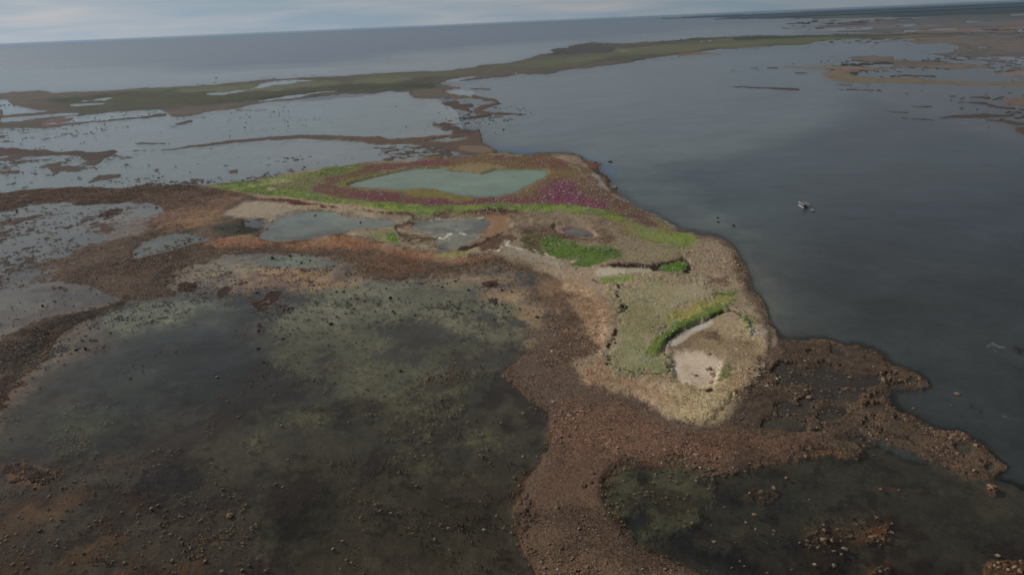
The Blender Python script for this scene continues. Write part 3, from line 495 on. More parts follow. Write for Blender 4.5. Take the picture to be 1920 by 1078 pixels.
lay('D 250 960 400 880 600 850 640 920 560 1000 300 1078 G 200 60 60 200 0 400 -200 400 0 120', 14, 0.4, 'b', 0.5, h=-0.25, c=alb(104, 84, 70), wc=alb(80, 74, 68), op=.8)
for s, a in (('H 0 160 200 140 500 170 620 60 640 120 560 240 300 250 50 230', .8), ('H 250 300 400 270 600 330 600 400 450 400 300 370', .8), ('H 250 470 400 450 560 520 500 560 330 540', .8), ('H 640 330 900 330 850 400 700 420', .6),
             ('G 1400 280 1700 180 1777 200 1777 280 1600 290', .6), ('G 1250 390 1380 340 1380 400 1300 420', .7), ('G 1140 430 1190 425 1190 460 1150 465', .6)):
    lay(s, 12, a, 'b', 0.5, wc=alb(74, 74, 60), c=alb(98, 94, 68), h=-.35, k=1.4, op=.7)
lay('H 0 500 300 560 700 560 900 650 960 900 900 1078 0 1078 G 1500 1078 1300 800 1600 500', 30, 0.5, 'b', 0.6, c=alb(62, 52, 44), c2=alb(50, 44, 36), wc=alb(52, 48, 42), op=.8, h=-.6)
lay('G 1250 850 1400 780 1700 650 1777 800 1500 950 1350 950', 20, 0.6, 'b', 0.5, c=alb(42, 40, 32), wc=alb(40, 40, 36), op=.8, h=-1)
lay('G -100 480 200 470 500 500 900 480 1200 560 1300 800 1400 1078 -100 1300', 30, 0.4, 'b', 0.5, c=alb(70, 58, 50), c2=alb(58, 48, 44), wc=alb(56, 50, 46), h=-.35, op=.8)
for s, a in (('G 470 480 560 455 800 455 780 490 650 510 480 520', .6), ('G 380 540 460 535 450 570 380 560', .8), ('G -60 720 100 680 150 640 300 600 500 640 460 700 300 740 200 860 60 940 -100 1000', .8), ('G 600 650 700 660 810 690 780 720 680 710', .6),
             ('G 1000 610 1090 600 1090 640 1010 640', .5), ('G 500 800 650 820 660 900 560 960 480 920', .8), ('G 300 920 480 900 460 1000 300 1060', .8), ('G 1050 300 1150 280 1170 310 1080 340', .6),
             ('G 860 330 930 330 920 350 860 345', .6), ('G 1190 150 1300 140 1280 165 1200 165', .8), ('G 1380 85 1420 85 1415 105 1390 105', .6), ('D 1280 830 1390 840 1370 870 1290 855', .9),
             ('D 950 970 1010 965 1000 990 960 990', .6), ('D 970 1045 1040 1040 1030 1065 980 1065', .6), ('G 0 940 250 900 200 1078 0 1200', .9), ('H 930 520 1010 510 960 600 920 660 890 740 860 700 900 600', .4), ('G 600 1000 1100 1000 1000 1078 600 1100', .9)):
    lay(s, 7, a, 'b', 0.4, c=alb(84, 54, 28), c2=alb(70, 48, 30), vn='a', h=-.2, op=.7, g=.04)
lay('G 700 600 850 520 1000 500 1060 560 1000 640 820 665 720 640', 14, 0.5, 'b', 0.5, c=alb(34, 32, 34), wc=alb(38, 36, 38), h=-.9, op=.9)
lay('G 440 700 560 690 560 740 420 790 340 780', 10, 0.5, 'b', 0.5, c=alb(38, 32, 32), h=-.7, op=.8)
# dark weed specks and reefs in the bay
for s, a in (('D 1370 700 1450 700 1560 640 1560 680 1480 740 1400 745', 1.0), ('D 1550 740 1640 715 1720 712 1720 735 1600 770', .8), ('D 1680 600 1740 575 1780 572 1740 600', .6), ('D 1210 665 1300 630 1300 640 1230 672', .7),
             ('D 1430 840 1480 840 1470 875 1440 880', .9), ('D 500 920 550 910 540 940 510 945', .6), ('D 430 970 570 960 560 970 430 980', .9), ('D 1480 1040 1500 1036 1500 1050 1480 1050', .4),
             ('D 1630 1005 1670 1000 1660 1020 1630 1022', .6), ('D 1330 590 1390 590 1390 610 1340 612', .7), ('D 1040 620 1100 612 1090 640 1040 640', .9), ('D 1480 800 1540 800 1530 820 1490 820', .8),
             ('E 780 600 880 590 880 615 800 615', .9), ('E 820 690 870 685 860 705 820 705', .9), ('G -60 100 60 60 110 60 60 160 0 220', 1.0), ('G 0 480 130 480 250 540 260 570 90 600 0 560', 1.1), ('E 990 560 1040 555 1030 590 1000 580', .8)):
    lay(s, 3, a, 'a', 0.3, shift=.08, h=0.1, c=alb(70, 50, 42), var=.25, g=.5)
# bed of the south-east bay
lay('H 1380 560 1500 510 1777 510 I 100 520 180 620 100 760 -60 860 H 1560 900 1500 850 1380 680', 12, 0.4, 'b', 0.5, h=-.45, c=alb(84, 82, 66), wc=alb(62, 62, 54), k=1.4)
for s in ('H 1510 740 1590 710 1600 790 1560 850 1500 840 1450 800', 'H 1500 560 1600 550 1600 580 1520 590', 'I 180 650 360 690 600 640 660 700 600 760 400 720 240 690', 'I 560 820 620 840 600 940 570 920', 'H 1700 860 1777 850 I 100 900 200 960 300 940 500 1060 300 1100 100 1000 0 960'):
    lay(s, 8, 0.6, 'b', 0.4, h=-1.3, c=alb(34, 34, 38), wc=alb(36, 38, 42), op=.85)
lay('I 500 540 700 480 1000 500 1000 700 800 800 600 740', 24, 0.6, 'b', 0.5, wc=alb(48, 52, 54), c=alb(60, 58, 52), h=-.9, op=.7)
lay('I 600 800 700 780 1000 780 900 920 800 1060 640 1060', 20, 0.4, 'b', 0.5, c=alb(72, 62, 52), wc=alb(54, 50, 46), h=-.45, op=.7)

def specks(s, thr, soft=20, c=alb(70, 58, 52), nz='d', h=0.12, big=0.7):
    sl, mk = mask(P(s), soft, 0.1, 'e', 0.4)
    if sl is None: return
    f = NOISE[nz][sl] + big * NOISE['e'][sl] + 0.5 * (mk - 1) * 3
    put(sl, smooth(f, thr - .35, thr - 0.2) * (H[sl] < 0.0), h=0.3, c=c)
# micro relief, wet margins
LM = (H > 0).astype(np.float32); sb = box(box(LM, 3), 4); sb2 = box(box(LM, 9), 12)
far_ = smooth(RR, 520, 800); up_ = 0.12 + 0.38 * smooth(sb, 0.5, 1.0) + 0.5 * smooth(sb2, 0.55, 1.0)
dn_ = 0.10 + 0.35 * smooth(1 - sb, 0.5, 1.0) + 0.55 * smooth(1 - sb2, 0.55, 1.0)
dn_ = np.where(K > 1.4, np.maximum(dn_, 0.75), dn_); up_ = up_ + (1 - up_) * far_; H = np.where(H > 0, H * up_, H * dn_)
H += (H > -1.2) * np.exp(-(H / 0.22) ** 2) * ((0.10 * NF1 + 0.08 * NE1) * (RR < 520) + 0.055 * NF1 + 0.06 * NA1 + 0.03 * ND1)
def pools(s, thr, soft=12, nz='f', wc=alb(126, 130, 136)):
    sl, mk = mask(P(s), soft, 0.1, 'e', 0.4)
    if sl is None: return
    f = NOISE[nz][sl] + 0.6 * NOISE['e'][sl] + 1.5 * (mk - 1)
    put(sl, smooth(f, thr, thr + 0.15) * (H[sl] > 0), h=-0.4, wc=wc, k=3, ro=0.05)
pools('F 600 920 950 970 1240 1080 I 1310 100 1250 280 1500 380 1680 500 1400 480 1040 350 700 340 400 300 300 320 340 200 400 100 F 560 1000', 0.55, 6, 'a', alb(74, 70, 66))
pools('H 1100 480 1350 560 1360 700 1550 930 1700 1060 1100 1078 980 900 960 700', 1.5, 6, 'a', alb(70, 60, 52))
pools('C 700 120 1100 100 1900 60 2400 40 2400 240 1900 235 1400 190 900 190', 0.55)
pools('C 1400 210 2400 180 2400 380 1916 370 1500 330 1400 260', 0.75)
pools('A -300 540 60 520 500 560 900 600 900 640 400 700 -300 720', 0.85)
pools('A 900 560 1916 480 B 600 440 600 530 0 540 A 1400 600', 1.25)
pools('B 1060 330 1200 270 1900 225 C 400 225 100 270 B 1600 310 1200 360', 0.95)
specks('A 500 470 1200 450 1916 400 B 600 360 1000 320 700 400 0 440 A 1200 490', 1.45, 8)
specks('B 500 530 700 520 1000 560 1100 660 700 720 500 640', 1.2, 8)
specks('C 600 60 1600 80 1916 100 1900 250 1300 300 700 260 500 180', 0.8)
specks('A 0 1078 200 1040 600 1050 900 1020 1200 1000 1500 960 1916 900 1916 940 1400 1020 900 1060 D 400 70 0 95', 0.75, 5)
specks('A -200 930 200 900 660 840 720 900 450 1040 300 1078 0 1078', 0.9, 12)
specks('A 700 780 1000 730 1100 660 1000 650 900 720', 1.0, 10)
specks('D -500 210 0 200 200 155 640 148 940 180 820 260 640 350 380 440 0 570 -500 700', 0.95)
specks('D -500 700 0 652 320 605 700 690 250 800 0 905', 0.95)
specks('A -500 720 200 730 700 700 1100 690 1000 760 500 800 0 820 -500 830', 1.25)
specks('A -500 900 300 900 700 860 1000 980 900 1040 300 1050 -500 1090', 1.15)
specks('A 600 1050 1000 1000 1500 960 1916 900 B 300 880 600 840 300 820 0 800 A 1700 820 1300 860 1100 900', 1.45)
specks('B 200 820 640 840 650 890 300 910 200 880', 0.7, 8)
specks('B 640 660 1000 700 1100 780 900 800 760 700', 1.5)
specks('C 700 260 1916 240 2300 300 2300 500 1916 700 1500 600 1000 560 750 480 900 400', 1.15)
specks('D 950 480 1600 440 1916 480 E 300 600 600 600 1000 560 1000 900 400 800 0 780 D 1400 800 1000 640', 1.35, 20, alb(64, 50, 44))
specks('D 500 860 1000 860 1300 1000 1900 900 E 600 1000 900 900 1000 1078 H 600 300 0 300 G 1000 200 400 60', 1.65, 20, alb(84, 58, 42))
specks('G 0 450 600 560 1100 560 1300 1078 0 1078', 1.45, 20, alb(92, 66, 48))
specks('H 0 0 900 200 1060 400 900 700 960 1078 0 1078', 1.75, 20, alb(84, 64, 50))
specks('D 720 420 1100 320 1180 370 780 480', 0.7, 5)
land = smooth(H, 0.0, 0.25)
H += np.where(H > -2, 1, 0) * (NA1 * 0.06 + ND1 * 0.04) * np.clip(FOOT / 0.8, 0.5, 3)
H += land * np.maximum(VG, 0) * (0.05 * NB1)
wet = 1 - smooth(H, 0.02, 0.16)
dry_u = H > 0
C *= (1 - 0.40 * wet * dry_u)[..., None]                      # wet, weed-grown stones at the water line
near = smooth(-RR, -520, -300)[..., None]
shal = (H < 0) * smooth(-RR, -900, -500)
W *= (1 + shal * (0.10 * NF1 + 0.10 * NE1 + 0.05 * ND1))[..., None]
C *= np.clip(1 + (H < 0) * smooth(-RR, -900, -500) * (0.22 * NF1 + 0.2 * NC1 + 0.12 * ND1), .35, 1.8)[..., None]
wr = np.exp(-((H - 0.30 - 0.12 * NE1 - 0.03 * NB1) / 0.03) ** 2) + 0.7 * np.exp(-((H - 0.55 - 0.12 * NE1 - 0.03 * NA1) / 0.03) ** 2)
C *= (1 - 0.38 * wr * (G > 0.4) * (RR < 700))[..., None]
dryb = smooth(H, 0.35, 0.9) * np.clip(G, 0, 1); C *= (1 + 0.22 * dryb)[..., None]
M1 = afbm(9, 6, 0.85, 3.0); M2 = afbm(11, 5, 0.9, 2.0)
bayw = smooth(-RR, -620, -420) * (H < 0) * (H > -1.9)
pd = (smooth(M1, 0.05, 0.40) * bayw)[..., None]; pl = (smooth(-M1, 0.25, 0.6) * smooth(M2, -0.3, 0.3) * bayw)[..., None]
C *= 1 - pd * np.array([0.42, 0.50, 0.45]); W *= 1 - pd * np.array([0.26, 0.32, 0.26]); C *= 1 + 0.35 * pl; W *= 1 + pl * np.array([0.16, 0.18, 0.10])
K *= 1 - 0.35 * bayw
mg = (smooth(H, -0.30, -0.02) * (H < 0) * (K < 1.5) * smooth(sb2, 0.12, 0.45) * (1 - smooth(sb2, 0.52, 0.66)) * (RR < 600))[..., None]
C += (alb(112, 78, 54) - C) * mg * 0.8; W += (alb(84, 64, 50) - W) * mg * 0.7
stk = gnoise((X * 0.9 + Y * 0.45) / 260 + .4 * NE1, (X * -0.45 + Y * 0.9) / 32 + .5 * NE1, 77) + .6 * gnoise((X * 0.9 + Y * 0.45) / 900, (X * -0.45 + Y * 0.9) / 110 + .3 * NE1, 78)
W *= (1 + (H < -1.3) * (RR < 3000) * (0.16 * stk))[..., None]
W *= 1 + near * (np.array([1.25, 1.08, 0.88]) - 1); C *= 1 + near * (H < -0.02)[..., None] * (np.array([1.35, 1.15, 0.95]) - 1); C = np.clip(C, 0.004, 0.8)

# ------------------------------------------------------------------ mesh / material helpers
def mesh_from(name, verts, faces, nper, smooth_=True):
    me = bpy.data.meshes.new(name)
    me.vertices.add(len(verts)); me.vertices.foreach_set('co', np.asarray(verts, np.float32).ravel())
    faces = np.asarray(faces, np.int32); me.loops.add(faces.size); me.loops.foreach_set('vertex_index', faces.ravel())
    nf = faces.size // nper; me.polygons.add(nf)
    me.polygons.foreach_set('loop_start', np.arange(nf, dtype=np.int32) * nper)
    me.polygons.foreach_set('use_smooth', np.full(nf, smooth_))
    me.update(calc_edges=True)
    return me
def attr(me, name, col):
    a = me.attributes.new(name, 'FLOAT_COLOR', 'POINT'); n = len(me.vertices)
    v = np.ones((n, 4), np.float32); v[:, :col.shape[1]] = col; a.data.foreach_set('color', v.ravel())
def link(name, me, mat=None, parent=None, **props):
    o = bpy.data.objects.new(name, me); COL.objects.link(o)
    if mat is not None: me.materials.append(mat)
    if parent is not None: o.parent = parent
    for k, v in props.items(): o[k] = v
    return o
class Mat:
    def __init__(s, name):
        s.m = bpy.data.materials.new(name); s.m.use_nodes = True; s.t = s.m.node_tree; s.t.nodes.clear()
        s.out = s.n('ShaderNodeOutputMaterial')
    def n(s, t, **k):
        x = s.t.nodes.new(t)
        for a, b in k.items(): setattr(x, a, b)
        return x
    def l(s, a, b): s.t.links.new(a, b)
    def geo(s):
        if not hasattr(s, '_g'): s._g = s.n('ShaderNodeNewGeometry').outputs['Position']
        return s._g
    def noise(s, scale, detail=3, rough=0.6, vec=None, dist=0.0):
        x = s.n('ShaderNodeTexNoise'); s.l(vec or s.geo(), x.inputs['Vector'])
        x.inputs['Scale'].default_value = scale; x.inputs['Detail'].default_value = detail; x.inputs['Roughness'].default_value = rough; x.inputs['Distortion'].default_value = dist
        return x.outputs['Fac']
    def rng(s, v, a, b, c, d):
        x = s.n('ShaderNodeMapRange'); s.l(v, x.inputs[0])
        for i, q in enumerate((a, b, c, d)): x.inputs[i + 1].default_value = q
        return x.outputs[0]
    def mul(s, a, b):
        x = s.n('ShaderNodeMath', operation='MULTIPLY'); s.l(a, x.inputs[0])
        if isinstance(b, (int, float)): x.inputs[1].default_value = b
        else: s.l(b, x.inputs[1])
        return x.outputs[0]
    def scale(s, col, f):
        x = s.n('ShaderNodeVectorMath', operation='SCALE'); s.l(col, x.inputs[0]); s.l(f, x.inputs['Scale']); return x.outputs[0]
    def bsdf(s, col=None, rough=0.9, spec=0.2, normal=None, metal=0):
        b = s.n('ShaderNodeBsdfPrincipled'); b.inputs['Roughness'].default_value = rough; b.inputs['Specular IOR Level'].default_value = spec; b.inputs['Metallic'].default_value = metal
        if col is not None:
            if hasattr(col, 'node'): s.l(col, b.inputs['Base Color'])
            else: b.inputs['Base Color'].default_value = (*[float(c) for c in col], 1)
        if normal: s.l(normal, b.inputs['Normal'])
        return b
    def bump(s, h, dist, strength=1.0):
        x = s.n('ShaderNodeBump'); s.l(h, x.inputs['Height']); x.inputs['Distance'].default_value = dist; x.inputs['Strength'].default_value = strength
        return x.outputs[0]
def vcmat(name, attrn='col', s1=1.6, s2=5.0, contrast=0.5, bumpd=0.15, rough=0.95):
    M = Mat(name); a = M.n('ShaderNodeAttribute', attribute_name=attrn)
    n1 = M.noise(s1, 4, 0.7); n2 = M.noise(s2, 2, 0.6)
    f = M.mul(M.rng(n1, 0.3, 0.7, 1 - contrast * .6, 1 + contrast * .6), M.rng(n2, 0.3, 0.7, 1 - contrast, 1 + contrast))
    c = M.scale(a.outputs['Color'], f)
    b = M.bsdf(c, rough, 0.15, M.bump(n1, bumpd)); M.l(b.outputs[0], M.out.inputs[0])
    return M.m
def plain(name, col, var=0.15, rough=0.7, scale=3.0, spec=0.3, metal=0):
    M = Mat(name); x = M.n('ShaderNodeRGB'); x.outputs[0].default_value = (*[float(c) for c in col], 1)
    c = M.scale(x.outputs[0], M.rng(M.noise(scale, 4), 0.3, 0.7, 1 - var, 1 + var))
    b = M.bsdf(c, rough, spec, metal=metal); M.l(b.outputs[0], M.out.inputs[0]); return M.m

# ------------------------------------------------------------------ ground sheet
def ring_close(XX, YY, ZZ, cols):
    """the fine sector plus a coarse sheet behind and beside the camera, one mesh"""
    nr, na = XX.shape
    v = np.stack([XX, YY, ZZ], -1).reshape(-1, 3)
    i = np.arange(nr - 1)[:, None] * na + np.arange(na - 1)[None]
    f = np.stack([i, i + na, i + na + 1, i + 1], -1).reshape(-1, 4)
    # coarse remainder: reuse the two edge columns, fan around through the back
    base = len(v); extra = []; ecol = []
    a0 = az[-1]; a1 = az[0] + 2 * math.pi; m_ = 40; sel = np.arange(nr)
    aa = np.linspace(a0, a1, m_)[1:-1]
    rr = np.hypot(XX[:, 0], YY[:, 0])
    ex = rr[:, None] * np.sin(aa); ey = rr[:, None] * np.cos(aa)
    t = np.linspace(0, 1, m_)[1:-1]
    ez = ZZ[:, -1:] * (1 - t) ** 6 + ZZ[:, :1] * t ** 6 + (ZZ.min() if ZZ.min() < 0 else 0) * (1 - (1 - t) ** 6 - t ** 6)
    extra = np.stack([ex, ey, ez], -1).reshape(-1, 3)
    k = m_ - 2
    idx = np.concatenate([(np.arange(nr) * na + na - 1)[:, None], base + np.arange(nr)[:, None] * k + np.arange(k)[None], (np.arange(nr) * na)[:, None]], 1)
    f2 = np.stack([idx[:-1, :-1], idx[1:, :-1], idx[1:, 1:], idx[:-1, 1:]], -1).reshape(-1, 4)
    # centre cap
    cidx = base + len(extra)
    inner = np.concatenate([np.arange(na) + (nr - 1) * na, idx[-1, 1:-1]])
    tri = np.stack([inner, np.full(len(inner), cidx), np.full(len(inner), cidx), np.roll(inner, -1)], -1)
    v = np.concatenate([v, extra, [[0, 0, ZZ[-1].mean()]]])
    cc = [np.concatenate([c.reshape(nr * na, -1), np.repeat(c[:, -1], k, axis=0).reshape(nr * k, -1), c[-1, :1].reshape(1, -1)]) for c in cols]
    return v, np.concatenate([f, f2]), tri[:, [0, 1, 3]], cc
def sheet(name, XX, YY, ZZ, cols, names, mat, **props):
    v, f, tri, cc = ring_close(XX, YY, ZZ, cols)
    me = bpy.data.meshes.new(name)
    me.vertices.add(len(v)); me.vertices.foreach_set('co', v.astype(np.float32).ravel())
    me.loops.add(f.size + tri.size); me.loops.foreach_set('vertex_index', np.concatenate([f.ravel(), tri.ravel()]).astype(np.int32))
    n = len(f) + len(tri); me.polygons.add(n)
    st = np.concatenate([np.arange(len(f)) * 4, f.size + np.arange(len(tri)) * 3]).astype(np.int32)
    me.polygons.foreach_set('loop_start', st); me.polygons.foreach_set('use_smooth', np.ones(n, bool)); me.update(calc_edges=True)
    for c, nm in zip(cc, names): attr(me, nm, c)
    return link(name, me, mat, **props)
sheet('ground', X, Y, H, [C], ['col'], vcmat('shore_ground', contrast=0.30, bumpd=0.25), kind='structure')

# ------------------------------------------------------------------ water sheet
dep_w = np.maximum(-box(box(H, 1), 1), 0.0)
opac = 1 - np.exp(-0.9 * K * (dep_w + 0.02))
M = Mat('water')
aw = M.n('ShaderNodeAttribute', attribute_name='body'); ao = M.n('ShaderNodeAttribute', attribute_name='prop')
sp = M.n('ShaderNodeSeparateColor'); M.l(ao.outputs['Color'], sp.inputs[0])
n1 = M.noise(0.9, 4, 0.65); n2 = M.noise(0.05, 4, 0.6, dist=0.5)
bmp = M.bump(M.mul(n1, M.rng(n2, 0.35, 0.65, 0.3, 1.7)), 0.12)
df = M.n('ShaderNodeBsdfDiffuse')
M.l(M.scale(aw.outputs['Color'], M.rng(M.noise(0.012, 5, 0.6, dist=1.0), 0.3, 0.7, 0.9, 1.1)), df.inputs[0])
tr = M.n('ShaderNodeBsdfTransparent'); tr.inputs[0].default_value = (0.95, 0.96, 0.93, 1)
m1 = M.n('ShaderNodeMixShader'); M.l(sp.outputs[0], m1.inputs[0]); M.l(tr.outputs[0], m1.inputs[1]); M.l(df.outputs[0], m1.inputs[2])
gl = M.n('ShaderNodeBsdfGlossy'); M.l(sp.outputs[1], gl.inputs['Roughness']); M.l(bmp, gl.inputs['Normal'])
lw = M.n('ShaderNodeLayerWeight'); lw.inputs[0].default_value = 0.5; M.l(bmp, lw.inputs['Normal'])
fp = M.n('ShaderNodeMath', operation='POWER'); M.l(lw.outputs['Facing'], fp.inputs[0]); fp.inputs[1].default_value = 5.0
frv = M.rng(fp.outputs[0], 0, 1, 0.02, 0.98)
m2 = M.n('ShaderNodeMixShader'); M.l(M.mul(frv, M.rng(sp.outputs[1], 0.06, 0.45, 1.0, 0.60)), m2.inputs[0]); M.l(m1.outputs[0], m2.inputs[1]); M.l(gl.outputs[0], m2.inputs[2])
M.l(m2.outputs[0], M.out.inputs[0])
q = (slice(None, None, 2), slice(None, None, 2))
def st(a): return a[::2, ::2] if (a.shape[0] % 2 == 1 and a.shape[1] % 2 == 1) else a
rs = np.unique(np.append(np.arange(0, NR, 2), NR - 1)); cs_ = np.unique(np.append(np.arange(0, NA, 2), NA - 1))
ix = np.ix_(rs, cs_)
prop = np.stack([opac, RO, np.zeros_like(RO)], -1)
az_full = az; az = az[cs_]
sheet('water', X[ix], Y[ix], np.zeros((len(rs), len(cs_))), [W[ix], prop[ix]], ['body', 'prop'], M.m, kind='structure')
az = az_full

# ------------------------------------------------------------------ stones lying loose: one mass
rng = np.random.default_rng(5)
CELL = np.abs(np.gradient(rad)[:, None]) * RR * (az[1] - az[0])
def scatter(weight, n, mult=1.0):
    p = weight.ravel(); cum = np.cumsum(p); idx = np.searchsorted(cum, rng.random(n) * cum[-1])
    r, c = idx // NA, idx % NA
    r = np.clip(r, 0, NR - 2); c = np.clip(c, 0, NA - 2); u = rng.random(n); v = rng.random(n)
    f = lambda a: a[r, c] * (1 - u) * (1 - v) + a[r + 1, c] * u * (1 - v) + a[r, c + 1] * (1 - u) * v + a[r + 1, c + 1] * u * v
    return r, c, f(X), f(Y), f(H)
CUBE = np.array([(-1, -1, -.6), (1, -1, -.6), (1, 1, -.6), (-1, 1, -.6), (-.7, -.7, .6), (.7, -.7, .6), (.7, .7, .6), (-.7, .7, .6)]) * 0.5
CF = np.array([(0, 1, 5, 4), (1, 2, 6, 5), (2, 3, 7, 6), (3, 0, 4, 7), (4, 5, 6, 7)])
def stones(name, x, y, z, size, col, mat, flat=0.40, **props):
    n = len(x)
    a = rng.random(n) * 2 * math.pi; ca, sa = np.cos(a)[:, None], np.sin(a)[:, None]
    b = CUBE[None] * (1 + 0.45 * (rng.random((n, 8, 3)) - 0.5)) * np.stack([0.75 + rng.random(n) * .7, 0.7 + rng.random(n) * .5, flat + rng.random(n) * .3], -1)[:, None]
    b = b * size[:, None, None]
    vx = b[..., 0] * ca - b[..., 1] * sa + x[:, None]; vy = b[..., 0] * sa + b[..., 1] * ca + y[:, None]
    tilt = (rng.random(n) - .5)[:, None] * 0.5
    vz = b[..., 2] + b[..., 0] * tilt + z[:, None] + size[:, None] * 0.12
    v = np.stack([vx, vy, vz], -1).reshape(-1, 3)
    f = (CF[None] + (np.arange(n) * 8)[:, None, None]).reshape(-1, 4)
    me = mesh_from(name, v, f, 4, False)
    attr(me, 'col', np.repeat(col, 8, axis=0))
    return link(name, me, mat, **props)
stone_mat = vcmat('stone', contrast=0.25, s1=2.5, s2=9, bumpd=0.05, rough=0.9)
C *= (1 + 0.20 * np.clip(NE1, -1.2, 1.2) * (G > 0.35) * (RR < 700))[..., None]; C = np.clip(C, 0.004, 0.8)
wgt = np.maximum(G, 0) * np.clip(0.75 + 0.9 * NC1, 0.12, 2) * np.where(H > -0.05, 1, 0.10 + 0.5 * smooth(H, -0.35, -0.05)) * CELL ** 0.75 * (RR < 900) * (0.5 + smooth(NB1, -0.3, 0.6))
r, c, x, y, z = scatter(wgt, 190000)
size = 0.13 + 0.24 * rng.random(len(x)) ** 2.5 + 0.00035 * RR[r, c]
size *= (0.8 + 0.7 * smooth(NE1[r, c], 0.0, 0.8)) * np.where(rng.random(len(x)) < 0.03, 1.9, 1)
bc = C[r, c]; k_ = (0.62 + 1.0 * rng.random(len(x)) ** 1.6)[:, None]
hue = rng.random((len(x), 1))
colr = bc * k_ * (1 + (hue - .5) * np.array([0.25, 0.0, -0.25]))
pale = rng.random(len(x)) < 0.025; colr[pale] = alb(170, 155, 135) * (0.6 + 0.5 * rng.random((pale.sum(), 1)))
stones('shingle', x, y, z, size, np.clip(colr, 0.01, 0.7), stone_mat, kind='stuff')

# pale stones strewn over meadow
wgt = (VG > 0.3) * CELL ** 0.8 * (H > 0.5) * smooth(NE1, -0.3, 0.5) + 0.4 * (G > 0.02) * (G < 0.6) * (H > 0.5) * CELL ** 0.8
wgt *= (RR < 1000)
r, c, x, y, z = scatter(wgt, 4800)
size = 0.35 + 0.5 * rng.random(len(x)) ** 3 + 0.0005 * RR[r, c]
stones('strewn_stones', x, y, z, size, alb(172, 162, 142) * (0.5 + 0.6 * rng.random((len(x), 1))), stone_mat, kind='stuff')
# dark small stones standing out of shallow water
wgt = (H < -0.02) * (H > -0.62) * (RR < 420) * CELL ** 0.7 * (0.05 + smooth(NE1, 0.0, 0.8) * smooth(NB1, 0.0, 0.8)) * ((W.sum(-1) < 0.9))
pm = (VG > 0)
r, c, x, y, z = scatter(wgt, 15000)
size = 0.16 + 0.55 * rng.random(len(x)) ** 5 + 0.0005 * RR[r, c]
colw = np.where(RR[r, c][:, None] > 300, alb(62, 52, 46), alb(104, 84, 64)) * (0.5 + 1.0 * rng.random((len(x), 1)))
wgt2 = (H < -0.02) * (H > -1.3) * (RR > 420) * (RR < 3200) * RR ** 2.0 * CELL ** 0.5 * (0.04 + smooth(NE1, -0.1, 0.8) * smooth(NB1, -0.1, 0.8)) * (PX < 1100) * (PY > 195)
wgt3 = (H < -0.02) * (H > -1.3) * (RR > 420) * (RR < 5000) * RR ** 2.0 * CELL ** 0.5 * smooth(NE1, 0.0, 0.8) * (PX > 1100)
for wq, nq, nm in ((wgt2, 800, 'lagoon_stones'), (wgt3, 900, 'reef_stones')):
    r2, c2, x2, y2, z2 = scatter(wq, nq)
    s2 = (0.35 + 0.8 * rng.random(nq) ** 3) * RR[r2, c2] / 620
    stones(nm, x2, y2, np.full(nq, -0.05), s2, alb(72, 62, 56) * (0.6 + 0.7 * rng.random((nq, 1))), stone_mat, kind='stuff')
stones('wading_stones', x, y, np.full(len(x), -0.12) + 0 * z, size, colw, stone_mat, kind='stuff')

# ------------------------------------------------------------------ turf tufts and flowers: masses
def tufts(name, weight, n, sz, colf, mat, h=0.5):
    r, c, x, y, z = scatter(weight, n)
    s = (sz + 0.0007 * RR[r, c]) * (0.6 + 0.9 * rng.random(n))
    a0 = rng.random(n) * math.pi
    vs_, fs = [], []
    for k in range(2):
        a = a0 + k * math.pi / 2; dx, dy = np.cos(a) * s / 2, np.sin(a) * s / 2
        hh = h * s * (0.7 + 0.6 * rng.random(n))
        v = np.stack([np.stack([x - dx, y - dy, z - .03], -1), np.stack([x + dx, y + dy, z - .03], -1),
                      np.stack([x + dx * .55 + .1 * s, y + dy * .6, z + hh], -1), np.stack([x - dx * .5, y - dy * .7, z + hh * .85], -1)], 1)
        vs_.append(v)
    v = np.stack(vs_, 1).reshape(-1, 3)
    me = mesh_from(name, v, np.arange(len(v)).reshape(-1, 4), 4, False)
    attr(me, 'col', np.repeat(colf(r, c, n), 8, axis=0))
    return link(name, me, mat, kind='stuff')
veg_mat = vcmat('turf', contrast=0.2, bumpd=0.02)
tufts('grass', np.where(H > 0.4, 1, 0) * smooth(VG, 0.5, 2.5) * CELL ** 0.8 * (RR < 900) * smooth(NB1, -0.6, 0.6), 16000, 0.3,
      lambda r, c, n: C[r, c] * (1.25 + 0.4 * rng.random((n, 1))), veg_mat, h=0.08)
magm = np.exp(-((C - mag) ** 2).sum(-1) / 0.004) * (VG > 0.2) * CELL ** 0.8
tufts('purple_flowers', magm + 1e-12, 2200, 0.3, lambda r, c, n: alb(134, 62, 92) * (0.9 + 0.4 * rng.random((n, 1))), veg_mat, h=0.15)

